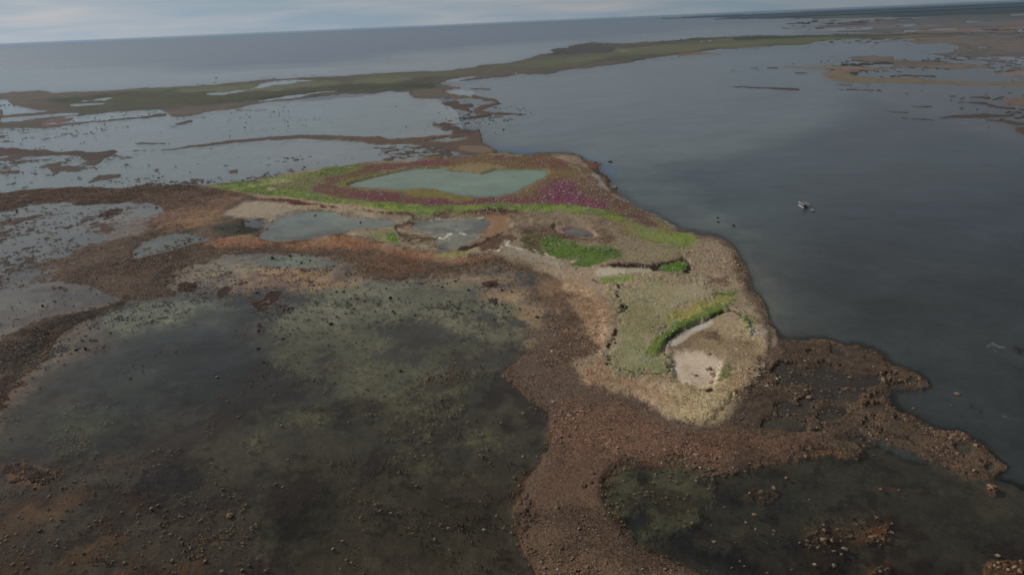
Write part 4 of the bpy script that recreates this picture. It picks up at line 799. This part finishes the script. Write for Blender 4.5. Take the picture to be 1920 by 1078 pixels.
# ------------------------------------------------------------------ boulders: each a thing
def ico(sub, seed, squash=0.65):
    import bmesh
    rr = random.Random(seed); bm = bmesh.new(); bmesh.ops.create_icosphere(bm, subdivisions=sub, radius=0.5)
    # chop with a few planes for facets, then jitter
    for _ in range(11):
        n = Vector((rr.uniform(-1, 1), rr.uniform(-1, 1), rr.uniform(-.4, 1))).normalized(); d = rr.uniform(.24, .42)
        for v in bm.verts:
            e = v.co.dot(n) - d
            if e > 0: v.co -= n * e
    for v in bm.verts:
        v.co += Vector((rr.uniform(-1, 1), rr.uniform(-1, 1), rr.uniform(-1, 1))) * 0.018
        v.co.z = v.co.z * squash
        if v.co.z < -0.18: v.co.z = -0.18
        v.co.x *= 1.15
    me = bpy.data.meshes.new('boulder'); bm.to_mesh(me); bm.free()
    for p in me.polygons: p.use_smooth = False
    return me
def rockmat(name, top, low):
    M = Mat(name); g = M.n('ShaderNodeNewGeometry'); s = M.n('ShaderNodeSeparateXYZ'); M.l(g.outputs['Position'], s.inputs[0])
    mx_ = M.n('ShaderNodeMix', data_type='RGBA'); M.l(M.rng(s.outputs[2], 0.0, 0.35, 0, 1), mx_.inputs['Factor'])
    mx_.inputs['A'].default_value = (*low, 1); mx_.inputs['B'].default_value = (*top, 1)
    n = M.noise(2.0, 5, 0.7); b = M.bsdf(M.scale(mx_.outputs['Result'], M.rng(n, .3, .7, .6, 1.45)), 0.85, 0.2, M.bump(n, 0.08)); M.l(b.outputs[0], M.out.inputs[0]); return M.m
RM = {'brown': rockmat('brown_rock', alb(124, 98, 76), alb(60, 48, 40)), 'dark': rockmat('dark_rock', alb(58, 50, 46), alb(36, 32, 30)),  # dark rock: low tones all over, darkest toward the water level
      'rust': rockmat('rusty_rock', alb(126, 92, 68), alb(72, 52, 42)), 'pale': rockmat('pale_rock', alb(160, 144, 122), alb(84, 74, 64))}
BM = {}
for kname in RM:
    BM[kname] = []
    for i in range(5):
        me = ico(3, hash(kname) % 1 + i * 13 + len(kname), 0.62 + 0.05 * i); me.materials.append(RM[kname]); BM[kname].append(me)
def height_at(x, y):
    rr_ = math.hypot(x, y); a = math.atan2(x, y)
    i = int(np.argmin(np.abs(rad - rr_))); j = int(np.argmin(np.abs(az - a))); return float(H[i, j])
placed = []
def boulder(z_, x, y, wpx, kind, label, group):
    """wpx: width seen, in photograph pixels"""
    o_ = ZO[z_]; px = o_[0] + x / o_[2]; py = o_[1] + y / o_[2]
    g = ground(px, py); d = math.sqrt(g[0] ** 2 + g[1] ** 2 + CAM_H ** 2); s = max(wpx / o_[2] * (1 if z_ == 'J' else 1.15), 2.3) * d / FPX / 1.1
    hz = max(height_at(g[0], g[1]), -0.06 * s - 0.05)
    rr = random.Random(int(px * 13 + py * 7))
    if label is None or group: pass
    ob = bpy.data.objects.new('boulder', rr.choice(BM[kind])); COL.objects.link(ob)
    ob.location = (g[0], g[1], hz + 0.12 * s); ob.scale = (s, s * rr.uniform(.75, 1), s * rr.uniform(.8, 1.15)); ob.rotation_euler = (0, 0, rr.uniform(0, 6.28))
    ob['label'] = label; ob['category'] = 'boulder'
    if group: ob['group'] = group
    placed.append((px, py)); return ob
# single ones that can be told apart
for a in (
 ('G', 1200, 768, 38, 'rust', 'broad flat orange-brown boulder in dark shallows, the largest in the lower left bay'),
 ('H', 742, 840, 22, 'pale', 'pale rounded boulder alone in dark shallows, a short way left of the long shingle bar'),
 ('H', 657, 285, 16, 'rust', 'rust orange boulder alone in the middle of the big shallow bay'),
 ('H', 640, 550, 18, 'rust', 'reddish brown boulder in open shallows below the small rust orange one'),
 ('H', 945, 460, 17, 'pale', 'yellowish boulder in the bay, the nearest single one to the narrowing of the shingle bar'),
 ('H', 948, 235, 16, 'pale', 'grey boulder standing in the shallows beside the notch in the bay shore'),
 ('H', 725, 695, 15, 'pale', 'small grey boulder between the reddish brown and the pale rounded boulder in the bay'),
 ('H', 485, 893, 24, 'brown', 'brown boulder with a smaller hump beside it near the bottom edge of the bay'),
 ('H', 702, 1012, 16, 'brown', 'brown boulder in the dark bay, lowest single one before the shingle bar'),
 ('H', 310, 15, 22, 'dark', 'black boulder standing alone on the greenish bed in the middle of the bay'),
 ('H', 5, 900, 24, 'brown', 'squat brown boulder alone near the bottom centre of the bay'),
 ('G', 1735, 943, 24, 'brown', 'tall brown boulder in dark shallows just left of the squat brown one'),
 ('G', 1665, 288, 18, 'pale', 'grey boulder in the middle of the bay beside a pale green bed patch'),
 ('G', 1440, 605, 24, 'brown', 'largest of the brown boulders in the row above the flat orange-brown one'),
 ('E', 1098, 792, 26, 'dark', 'black round boulder on wet mud at the inner edge of the shingle bar'),
 ('E', 715, 640, 18, 'dark', 'black boulder in calm shallow water below the curved dark bank'),
 ('E', 275, 685, 24, 'dark', 'largest black boulder of the loose row on the tan mud shelf'),
 ('D', 1860, 832, 26, 'dark', 'dark boulder with a smaller one beside it at the left end of the bay reef'),
 ('B', 1507, 911, 26, 'dark', 'black boulder at the very tip of the small red headland'),
 ('B', 1430, 914, 16, 'dark', 'dark red boulder lying on top of the small red headland'),
 ('B', 1528, 1056, 44, 'pale', 'pale wave-washed slab at the water line below the small red headland'),
 ('A', 1215, 441, 12, 'dark', 'tiny dark rock out in the open sea beyond the green spit'),
 ('I', 868, 50, 26, 'brown', 'rounded brown boulder in the long pool among the south rubble'),
 ('I', 1052, 66, 30, 'rust', 'rusty block at the right end of the long pool among the rubble'),
 ('I', 655, 155, 36, 'brown', 'big blocky boulder between the two rubble pools, dark on its near side'),
 ('I', 1430, 134, 28, 'rust', 'orange-brown boulder awash on the reef beyond the rubble spit'),
 ('I', 475, 626, 32, 'brown', 'low wide boulder on a brown shoal below the rubble shore'),
 ('I', 540, 573, 26, 'rust', 'rusty boulder on the small shoal just under the rubble shore'),
 ('I', 375, 763, 28, 'rust', 'reddish boulder alone in the dark weedy south bay'),
 ('I', 740, 893, 38, 'rust', 'large flat red-orange slab below the left end of the stone reef'),
 ('I', 850, 944, 34, 'brown', 'brown boulder in the water under the stone reef'),
 ('I', 160, 905, 24, 'brown', 'brown boulder in the weedy south bay near the shingle bar'),
 ('I', 685, 1020, 22, 'pale', 'pale boulder at the lower edge of the south bay, left of a brown pair'),
 ('I', 790, 1028, 26, 'brown', 'brown boulder close to the bottom edge below the stone reef'),
 ('I', 1035, 632, 22, 'rust', 'orange boulder at the left end of a thin shoal in the south bay'),
 ('I', 1130, 636, 18, 'brown', 'brown boulder at the right end of a thin shoal in the south bay'),
 ('H', 1475, 528, 18, 'pale', 'white-topped boulder at the upper shore of the south bay'),
 ('I', 350, 650, 16, 'pale', 'small pale stone in shallow water off the brown shoal'),
 ('E', 108, 262, 14, 'dark', 'dark stone in the right part of the pale green brine pool'),
 ('E', 580, 298, 10, 'dark', 'small dark stone in the grey brine pool with the white scum'),
 ('E', 1253, 300, 12, 'dark', 'small dark stone at the edge of the round brown-rimmed pool'),
 ('J', 740, 632, 40, 'brown', 'brown rock at the top of the pale sand pan near the grass hook'),
 ('J', 745, 772, 40, 'brown', 'brown rock in the right half of the pale sand pan'),
 ('J', 605, 828, 36, 'brown', 'flat brown rock in the lower part of the pale sand pan'),
): boulder(a[0], a[1], a[2], a[3], a[4], a[5], None)
GR_ = (
 ('G', 'rust', 'small boulder among the orange weed patches in the lower left corner of the bay', 'boulders in the orange weed', 15,
  '320 790 435 965 625 972 680 885 290 912 380 1015 255 1010 210 815 490 655 420 705 600 690 810 685 640 745 555 815 325 625 180 628 70 715 250 735 540 1000 580 1018 690 1030 720 1055 480 1005 420 965 30 880 50 945 210 845 350 930 300 1060 140 1040 690 620 760 620 645 520 550 600 820 715 920 660 460 810'),
 ('G', 'brown', 'brown boulder loosely scattered over the dark lower left bay bed', 'boulders on the dark bay bed', 17,
  '755 780 855 773 835 810 850 822 895 910 950 908 1005 975 895 1005 765 1000 750 925 985 985 1040 990 850 1035 1070 1005 1115 880 1045 870 925 742 790 735 970 690 985 700 1075 725 1230 603 1265 625 1190 660 1145 635 1160 630 675 750 870 740 780 850 985 900 1435 990 1400 1045 1260 1050'),
 ('G', 'brown', 'small brown boulder in the upper half of the dark bay water', 'boulders over the grey bay bed', 15,
  '1497 480 1280 550 1355 612 1470 622 1310 95 1600 62 1630 65 1185 178 1565 447 1142 560 1070 300 1105 335 1330 170 1585 120 1635 135 1690 132 1410 90 1410 205 1435 228 1360 287 1465 300 1245 255 1290 250 1625 195 1665 203 1285 520 1530 525 1130 50 905 300 720 320 1750 105 1645 168 1745 75'),
 ('H', 'brown', 'brown boulder scattered in the dark water in the lower middle of the bay', 'boulders in the lower middle bay', 16,
  '98 780 260 652 255 755 205 742 395 612 508 975 340 1025 75 930 30 1000 135 843 470 870 255 935 115 720 50 675 895 1053 810 768 875 520 870 688 940 540 950 548 905 572 650 665 300 715 530 690 120 1068 200 715 8 852 655 945'),
 ('H', 'brown', 'small brown boulder in the grey-green water in the upper middle of the bay', 'boulders in the upper middle bay', 14,
  '105 50 40 282 700 270 665 380 750 428 778 495 640 188 670 155 705 185 830 285 910 295 1020 432 960 378 880 70 330 185 225 145 255 158 650 25 805 342 865 268 1000 225 1020 195 210 520 765 545 1015 215 765 118'),
 ('E', 'dark', 'small black boulder on the pale mud shelf below the curved shingle bank', 'black boulders on the pale shelf', 14,
  '310 628 250 632 205 762 115 770 25 772 60 765 130 668 190 760 300 770 285 735 230 668 45 700 90 690 130 705 70 745 480 655 565 622 452 605 415 782 560 770 10 650 690 845 640 590 290 760 350 790'),
 ('E', 'dark', 'small black boulder in the inner shallows beside the broad shingle bar', 'black boulders beside the bar', 14,
  '918 720 940 675 955 650 820 1037 945 887 870 715 850 690 830 695 860 685 1000 745 1065 925 930 725 1010 980 780 1065 905 1000 1080 760 735 760 715 730 985 610 1040 660 900 640 940 760 800 610 850 612 1005 1060'),
 ('D', 'dark', 'dark boulder standing in the shallows at the upper left of the big bay', 'dark boulders in the upper left bay', 15,
  '1838 818 1625 905 1590 915 1198 823 1450 870 1410 730 1380 600 1550 650 1580 720 1620 745 1640 740 1570 765 1520 655 1500 680 1170 665 1060 640 1250 648 1890 650 1700 610 1475 462 1530 462 1630 450 1690 490 1740 475 1800 495 1490 625 1440 655 1890 790 1850 760 1730 950 1650 1015 1480 1045 1450 968'),
 ('D', 'dark', 'dark stone standing in the pale green pool beside the peaty flat', 'dark stones in the long pool', 10,
  '1605 265 1700 290 1770 222 1790 310 1500 300 1545 232 1900 245 1570 335 1850 300 1590 222 1840 265 1545 250'),
 ('D', 'dark', 'dark stone in the little speckled pool on the brown flat', 'dark stones in the speckled pool', 10,
  '780 405 800 420 850 430 880 380 900 400 930 350 960 395 1000 360 1040 380 1075 345 820 450 760 440 870 355 1120 345'),
 ('D', 'dark', 'dark stone on the left side shore of the bay below the brown shingle arm', 'dark stones under the brown arm', 14,
  '480 970 350 995 535 945 430 975 545 965 510 920 655 815 780 800 440 1000 900 830 620 880 345 940'),
 ('D', 'dark', 'dark stone in the pale mudflat water at the left edge', 'dark stones in the left mudflat', 12,
  '75 852 185 778 125 683 310 708 150 745 205 735 240 730 55 255 150 265 95 205 230 175 560 220 645 260 600 215 485 165 850 160 880 180 320 800 250 760 180 700'),
 ('B', 'dark', 'small dark stone in the milky heart-shaped pond', 'stones in the heart-shaped pond', 7,
  '385 990 422 992 604 1020 616 1048 570 1068 1010 1040 1050 1030 1080 1025 1060 1050 350 1035 500 960 770 1060'),
 ('B', 'dark', 'dark rock in the channel off the small red headland', 'rocks off the red headland', 9,
  '1660 897 1692 930 1665 925 1780 925 1790 935 1595 1003 1540 900 1525 905 1510 965 1555 1010 1850 925 1900 930 1085 750 1130 690 910 730'),
 ('F', 'dark', 'dark rock awash in the channel below the green point of the meadow', 'rocks awash off the green point', 12,
  '195 236 200 260 262 262 275 270 285 278 292 285 268 275 50 10'),
 ('A', 'dark', 'tiny dark rock in the pale lagoon left of the island meadow', 'rocks in the pale western lagoon', 8,
  '1310 960 1325 925 1440 985 1500 925 1545 925 1165 970 1140 990 1110 1015 1735 870 1790 885 1830 885 1610 905 1665 940 1275 965 920 990 970 1020 1090 1018 1330 840 1640 808 1570 915 560 965 660 950 690 1015 1060 1020 1240 1020 1380 990'),
 ('I', 'brown', 'small brown boulder scattered in the weedy south bay', 'boulders in the weedy south bay', 17,
  '275 715 330 805 440 912 415 910 430 905 195 990 150 820 280 910 545 850 480 850 600 830 660 685 610 910 215 725 300 770 380 840 470 865 300 1005 320 1030 280 1000 260 1040 100 1060 130 1055 570 1050 440 1065 150 935 490 745 500 900'),
 ('I', 'rust', 'rusty boulder heaped on the orange stone reef in the south bay', 'boulders of the orange stone reef', 20,
  '700 850 740 845 780 900 830 840 855 838 880 875 905 850 930 830 950 860 970 855 985 885 1000 870 1015 900 1030 860 1060 815 1090 810 965 765 1000 770 990 890 1045 890 920 885 850 855 690 860 1010 780'),
 ('I', 'brown', 'boulder of the small stone pile right on the lower picture edge', 'boulders of the low edge pile', 20, '1020 1040 1040 1035 1055 1050 1070 1045 1030 1058 1010 1050'),
 ('I', 'rust', 'boulder of the small orange stone pile past the end of the rubble spit', 'boulders of the outer orange pile', 18, '1585 622 1600 615 1615 625 1630 620 1645 628 1600 630'),
 ('I', 'rust', 'boulder of the orange stone reef in the lower right corner', 'boulders of the corner reef', 24, '1600 1040 1625 1030 1650 1045 1680 1030 1700 1055 1730 1045 1645 1015 1640 975 1755 1060'),
 ('I', 'brown', 'boulder on the wet rubble spit running out into the channel', 'boulders on the rubble spit', 17,
  '470 240 490 268 480 245 1070 185 925 345 985 352 1010 440 1000 455 1525 405 1180 95 1130 70 1400 198 1200 210 1165 205 1370 510 1480 500 1520 540 1430 450 640 465 345 500 285 365 320 340 370 300 900 235 800 225 740 290 640 120 940 110 1300 320 1440 385'),
 ('H', 'rust', 'orange boulder of the tight cluster in the upper left of the south bay', 'boulders of the south bay cluster', 18, '1440 690 1455 685 1445 710 1430 700 1465 705 1475 745'),
 ('H', 'brown', 'larger brown boulder lying on the broad brown shingle bar', 'boulders on the broad shingle bar', 17,
  '1145 400 1145 235 1170 230 1300 530 1310 560 1450 200 1260 255 1340 405 1130 380 1200 510 1240 850 1200 1010 1420 940 1120 740 1350 905 965 930 1150 340 930 860 1080 930 1060 1050 1645 1050 1690 1060 1380 720 1355 620 1475 820 1000 600 1045 1025 1400 330 1620 490 1690 480'),
)
for z_, kd, lb, gp, sz, s_ in GR_:
    q_ = [float(t) for t in s_.split()]
    rr_ = random.Random(len(q_) * 7 + int(q_[0]))
    for i in range(0, len(q_), 2):
        boulder(z_, q_[i], q_[i + 1], sz * rr_.choice((.45, .6, .75, .9, 1.05, 1.35)), kd if rr_.random() < .8 else ('brown' if kd != 'dark' else 'dark'), lb, gp)
# keep to 300 of them, the largest
bl = sorted([o for o in COL.objects if o.get('category') == 'boulder' and o.get('group')], key=lambda o: -o.scale.x / (o.location - cam.location).length)
n_single = sum(1 for o in COL.objects if o.get('category') == 'boulder' and not o.get('group'))
for o in bl[298 - n_single:]: bpy.data.objects.remove(o)
print('boulders', len(bl) + n_single)


# ------------------------------------------------------------------ houseboat and skiff
def bmesh_obj(name, build, mat, parent=None):
    import bmesh
    bm = bmesh.new(); build(bm); bmesh.ops.recalc_face_normals(bm, faces=bm.faces); me = bpy.data.meshes.new(name); bm.to_mesh(me); bm.free()
    return link(name, me, mat, parent)
def bx(bm, c, s, bev=0.0):
    import bmesh
    r_ = bmesh.ops.create_cube(bm, size=1); vv = r_['verts']
    for v in vv: v.co = Vector((c[0] + v.co.x * s[0], c[1] + v.co.y * s[1], c[2] + v.co.z * s[2]))
    if bev:
        ed = list({e for v in vv for e in v.link_edges}); bmesh.ops.bevel(bm, geom=ed, offset=bev, segments=2, affect='EDGES')
def hull(bm, L, Wd, D, n=14, thick=0.06, bow=1.6):
    """open boat hull, length along Y (bow at +Y)"""
    ring = []
    for i in range(n + 1):
        t = i / n; y = -L / 2 + L * t; wf = 1 - max(0, (t - 0.5) / 0.5) ** bow * 0.97; sheer = D + 0.25 * D * t ** 3
        hw = Wd / 2 * wf * (0.92 + 0.08 * min(1, t * 4)); k = -0.12 + 0.25 * max(0, t - .75) ** 1.5
        sec = [(-hw, sheer), (-hw * .9, D * .35), (-hw * .55, k + .05), (0, k), (hw * .55, k + .05), (hw * .9, D * .35), (hw, sheer)]
        inn = [(max(hw - thick, .01), sheer), (max(hw * .85 - thick, .008), D * .4), (0, k + .12), (-max(hw * .85 - thick, .008), D * .4), (-max(hw - thick, .01), sheer)]
        ring.append([bm.verts.new((a, y, b)) for a, b in sec + inn])
    m_ = len(ring[0])
    for i in range(n):
        for j in range(m_):
            bm.faces.new((ring[i][j], ring[i][(j + 1) % m_], ring[i + 1][(j + 1) % m_], ring[i + 1][j]))
    for rg in (ring[0], ring[-1]):
        for j in range(3): 
            pass
    bm.faces.new([v for v in ring[0][:7]]) ; bm.faces.new([v for v in reversed(ring[-1][:7])])
white = plain('boat_white_paint', alb(205, 205, 198), 0.12, 0.4); gray = plain('boat_grey_panel', alb(72, 70, 68), 0.12, 0.6)
darkm = plain('boat_dark_trim', alb(22, 20, 20), 0.2, 0.5); roofm = plain('boat_roof_felt', alb(92, 90, 96), 0.12, 0.7)
alum = plain('boat_aluminium', alb(116, 122, 122), 0.12, 0.4); glassm = plain('boat_window_glass', alb(30, 34, 38), 0.1, 0.1, spec=0.6)
n_ = ground(1506.3, 391.2); l_ = ground(1497.3, 386.0)
axis = Vector((l_[0] - n_[0], l_[1] - n_[1], 0)).normalized()
BL, BW = 8.0, 3.6
rightv = Vector((axis.y, -axis.x, 0))
cen = Vector(n_) + axis * BL / 2 + rightv * BW / 2
hb = bpy.data.objects.new('houseboat', None); COL.objects.link(hb); hb.location = (cen.x, cen.y, 0)
hb.rotation_euler = (0, 0, math.atan2(-axis.x, axis.y))          # local +Y = bow (far end)
hb['label'] = 'white houseboat with a flat pale roof and open dark stern, anchored in the channel'; hb['category'] = 'houseboat'
def b_h(bm):
    for sx in (-1, 1):
        v = [bm.verts.new((sx * 1.15 + dx, y, z)) for y, sc in ((-BL/2, 1), (BL/2 - 1, 1), (BL/2, .25)) for dx, z in ((-.42 * sc, .25), (-.42 * sc, -.1), (0, -.35 * sc), (.42 * sc, -.1), (.42 * sc, .25))]
        for k in range(2):
            for j in range(5): bm.faces.new((v[k*5+j], v[k*5+(j+1) % 5], v[k*5+5+(j+1) % 5], v[k*5+5+j]))
        bm.faces.new(v[:5]); bm.faces.new(v[10:][::-1])
bmesh_obj('pontoons', b_h, alum, hb)
bmesh_obj('deck', lambda bm: bx(bm, (0, 0, .33), (BW, BL, .12), .02), gray, hb)
def b_rail(bm):
    for sx in (-1, 1): bx(bm, (sx * (BW/2 - .03), 0.0, .62), (.05, BL - .1, .40), .01)
    bx(bm, (0, BL/2 - .05, .70), (BW - .12, .05, .55), .01)
bmesh_obj('side_panel', b_rail, white, hb)
def b_cab(bm): bx(bm, (0, 1.3, 1.35), (BW - .5, 2.9, 1.9), .04)
cab = bmesh_obj('cabin', b_cab, gray, hb)
for sx in (-1, 1):
    for y in (0.55, 1.9):
        bmesh_obj('window', lambda bm: bx(bm, (sx * (BW/2 - .24), y, 1.65), (.03, .95, .6), .01), glassm, cab)
bmesh_obj('door', lambda bm: bx(bm, (0.3, -.16, 1.3), (.8, .04, 1.75), .01), darkm, cab)
bmesh_obj('roof', lambda bm: bx(bm, (0, 0, 2.45), (BW + .1, BL + .1, .10), .03), roofm, hb)
def b_fas(bm):
    for sx in (-1, 1): bx(bm, (sx * (BW/2 + .08), 0, 2.43), (.05, BL + .2, .24), .01)
    for sy in (-1, 1): bx(bm, (0, sy * (BL/2 + .08), 2.43), (BW + .10, .05, .24), .01)
bmesh_obj('roof_fascia', b_fas, white, hb)
for sx, sy in ((-1, -1), (1, -1), (-1, 1), (1, 1), (-1, -.35), (1, -.35)):
    bmesh_obj('post', lambda bm: bx(bm, (sx * (BW/2 - .1), sy * (BL/2 - .12), 1.39), (.08, .08, 2.0)), white, hb)
def b_mot(bm):
    bx(bm, (0, -BL/2 - .25, .75), (.36, .5, .5), .08); bx(bm, (0, -BL/2 - .3, .2), (.14, .22, .8), .03)
bmesh_obj('outboard_motor', b_mot, darkm, hb)
bmesh_obj('bench', lambda bm: (bx(bm, (-1.1, -1.9, .62), (.5, 2.2, .42), .03), bx(bm, (-1.34, -1.9, .95), (.1, 2.2, .5), .03)), darkm, hb)
a_ = ground(1517.6, 391.8); b_ = ground(1526.3, 397.2); dv = Vector((b_[0] - a_[0], b_[1] - a_[1], 0)); sc_ = min(dv.length, 6.5)
sk = bpy.data.objects.new('skiff', None); COL.objects.link(sk); mid = (Vector(a_) + Vector(b_)) / 2; sk.location = (mid.x, mid.y, 0)
sk.rotation_euler = (0, 0, math.atan2(dv.x, -dv.y)); sk['label'] = 'small open grey skiff floating behind the houseboat'; sk['category'] = 'skiff'
bmesh_obj('hull', lambda bm: hull(bm, sc_, 1.8, .62), alum, sk)
for y in (-sc_ * .28, 0.1, sc_ * .22): bmesh_obj('thwart', lambda bm: bx(bm, (0, y, .42), (1.25 if y < .5 else 1.1, .3, .06), .01), gray, sk)
bmesh_obj('outboard_motor', lambda bm: (bx(bm, (0, -sc_/2 - .2, .75), (.3, .4, .42), .07), bx(bm, (0, -sc_/2 - .22, .2), (.12, .18, .8), .02)), darkm, sk)

# ------------------------------------------------------------------ far woods on the mainland (one mass)
def ridge(pts, hgt, seed):
    rr = random.Random(seed); v = []; f = []; m_ = 0
    for i in range(len(pts) - 1):
        for k in range(40):
            t = k / 40; px = pts[i][0] + (pts[i+1][0] - pts[i][0]) * t; py = pts[i][1] + (pts[i+1][1] - pts[i][1]) * t
            g0 = ground(px, py); r0 = math.hypot(g0[0], g0[1]); u = g0[:2] / r0
            hh = hgt * rr.uniform(.7, 1.1); wd = r0 * 0.08
            for dr, z in ((0, -1), (0, hh * .7), (wd * .1, hh), (wd, hh * 1.02), (wd * 1.2, -1)): v.append((u[0] * (r0 + dr), u[1] * (r0 + dr), z))
            m_ += 1
    for i in range(m_ - 1):
        for j in range(4): f.append((i*5+j, (i+1)*5+j, (i+1)*5+j+1, i*5+j+1))
    return v, f
allv, allf = [], []
for pts, hg, sd_ in (([(1240, 36.5), (1280, 35.2), (1400, 30.5), (1500, 27), (1700, 18.5), (1920, 8), (2200, -4)], 24, 1), ([(1480, 33), (1600, 28.5), (1920, 14), (2200, 2)], 14, 2), ([(1340, 37.5), (1380, 36), (1480, 33)], 8, 3)):
    v, f = ridge(pts, hg, sd_); o = len(allv); allv += v; allf += [tuple(a + o for a in q_) for q_ in f]
me = mesh_from('far_woods', allv, allf, 4, False)
link('far_woods', me, plain('far_wood_green', alb(40, 50, 48), 0.35, 0.95, 0.01), kind='stuff')

# ------------------------------------------------------------------ surf on the reef at the right
M = Mat('surf'); b = M.bsdf(alb(190, 192, 192), 0.6); tr2 = M.n('ShaderNodeBsdfTransparent'); mxs = M.n('ShaderNodeMixShader')
M.l(M.rng(M.noise(1.2, 6, 0.75), 0.45, 0.70, 0, 0.40), mxs.inputs[0]); M.l(tr2.outputs[0], mxs.inputs[1]); M.l(b.outputs[0], mxs.inputs[2]); M.l(mxs.outputs[0], M.out.inputs[0])
v = []; f = []
for line in ([(1850, 650, 3), (1862, 645, 6), (1874, 650, 6), (1886, 652, 3)], [(1858, 644, 2), (1864, 655, 4), (1868, 662, 1)], [(1880, 779, 2), (1887, 782, 3), (1892, 786, 2)]):
    o = len(v)
    for (a, b_y, w_) in line:
        g1 = ground(a - w_ * .2, b_y - w_ * .5); g2 = ground(a + w_ * .2, b_y + w_ * .5); gm = (g1 + g2) / 2
        v += [(g1[0], g1[1], 0.004), (gm[0], gm[1], 0.10), (g2[0], g2[1], 0.004)]
    for i in range(len(line) - 1):
        for j in range(2): f.append((o + i*3 + j, o + i*3 + 3 + j, o + i*3 + 4 + j, o + i*3 + 1 + j))
link('surf_foam', mesh_from('surf_foam', v, f, 4), M.m, kind='stuff')

# ------------------------------------------------------------------ haze
M = Mat('haze'); vp = M.n('ShaderNodeVolumePrincipled'); vp.inputs['Color'].default_value = (0.36, 0.52, 0.72, 1); vp.inputs['Density'].default_value = 2.0e-5; vp.inputs['Anisotropy'].default_value = 0.3
M.l(vp.outputs[0], M.out.inputs['Volume'])
hz_o = bmesh_obj('haze', lambda bm: bx(bm, (0, 0, 56), (126000, 126000, 132)), M.m); hz_o['kind'] = 'stuff'
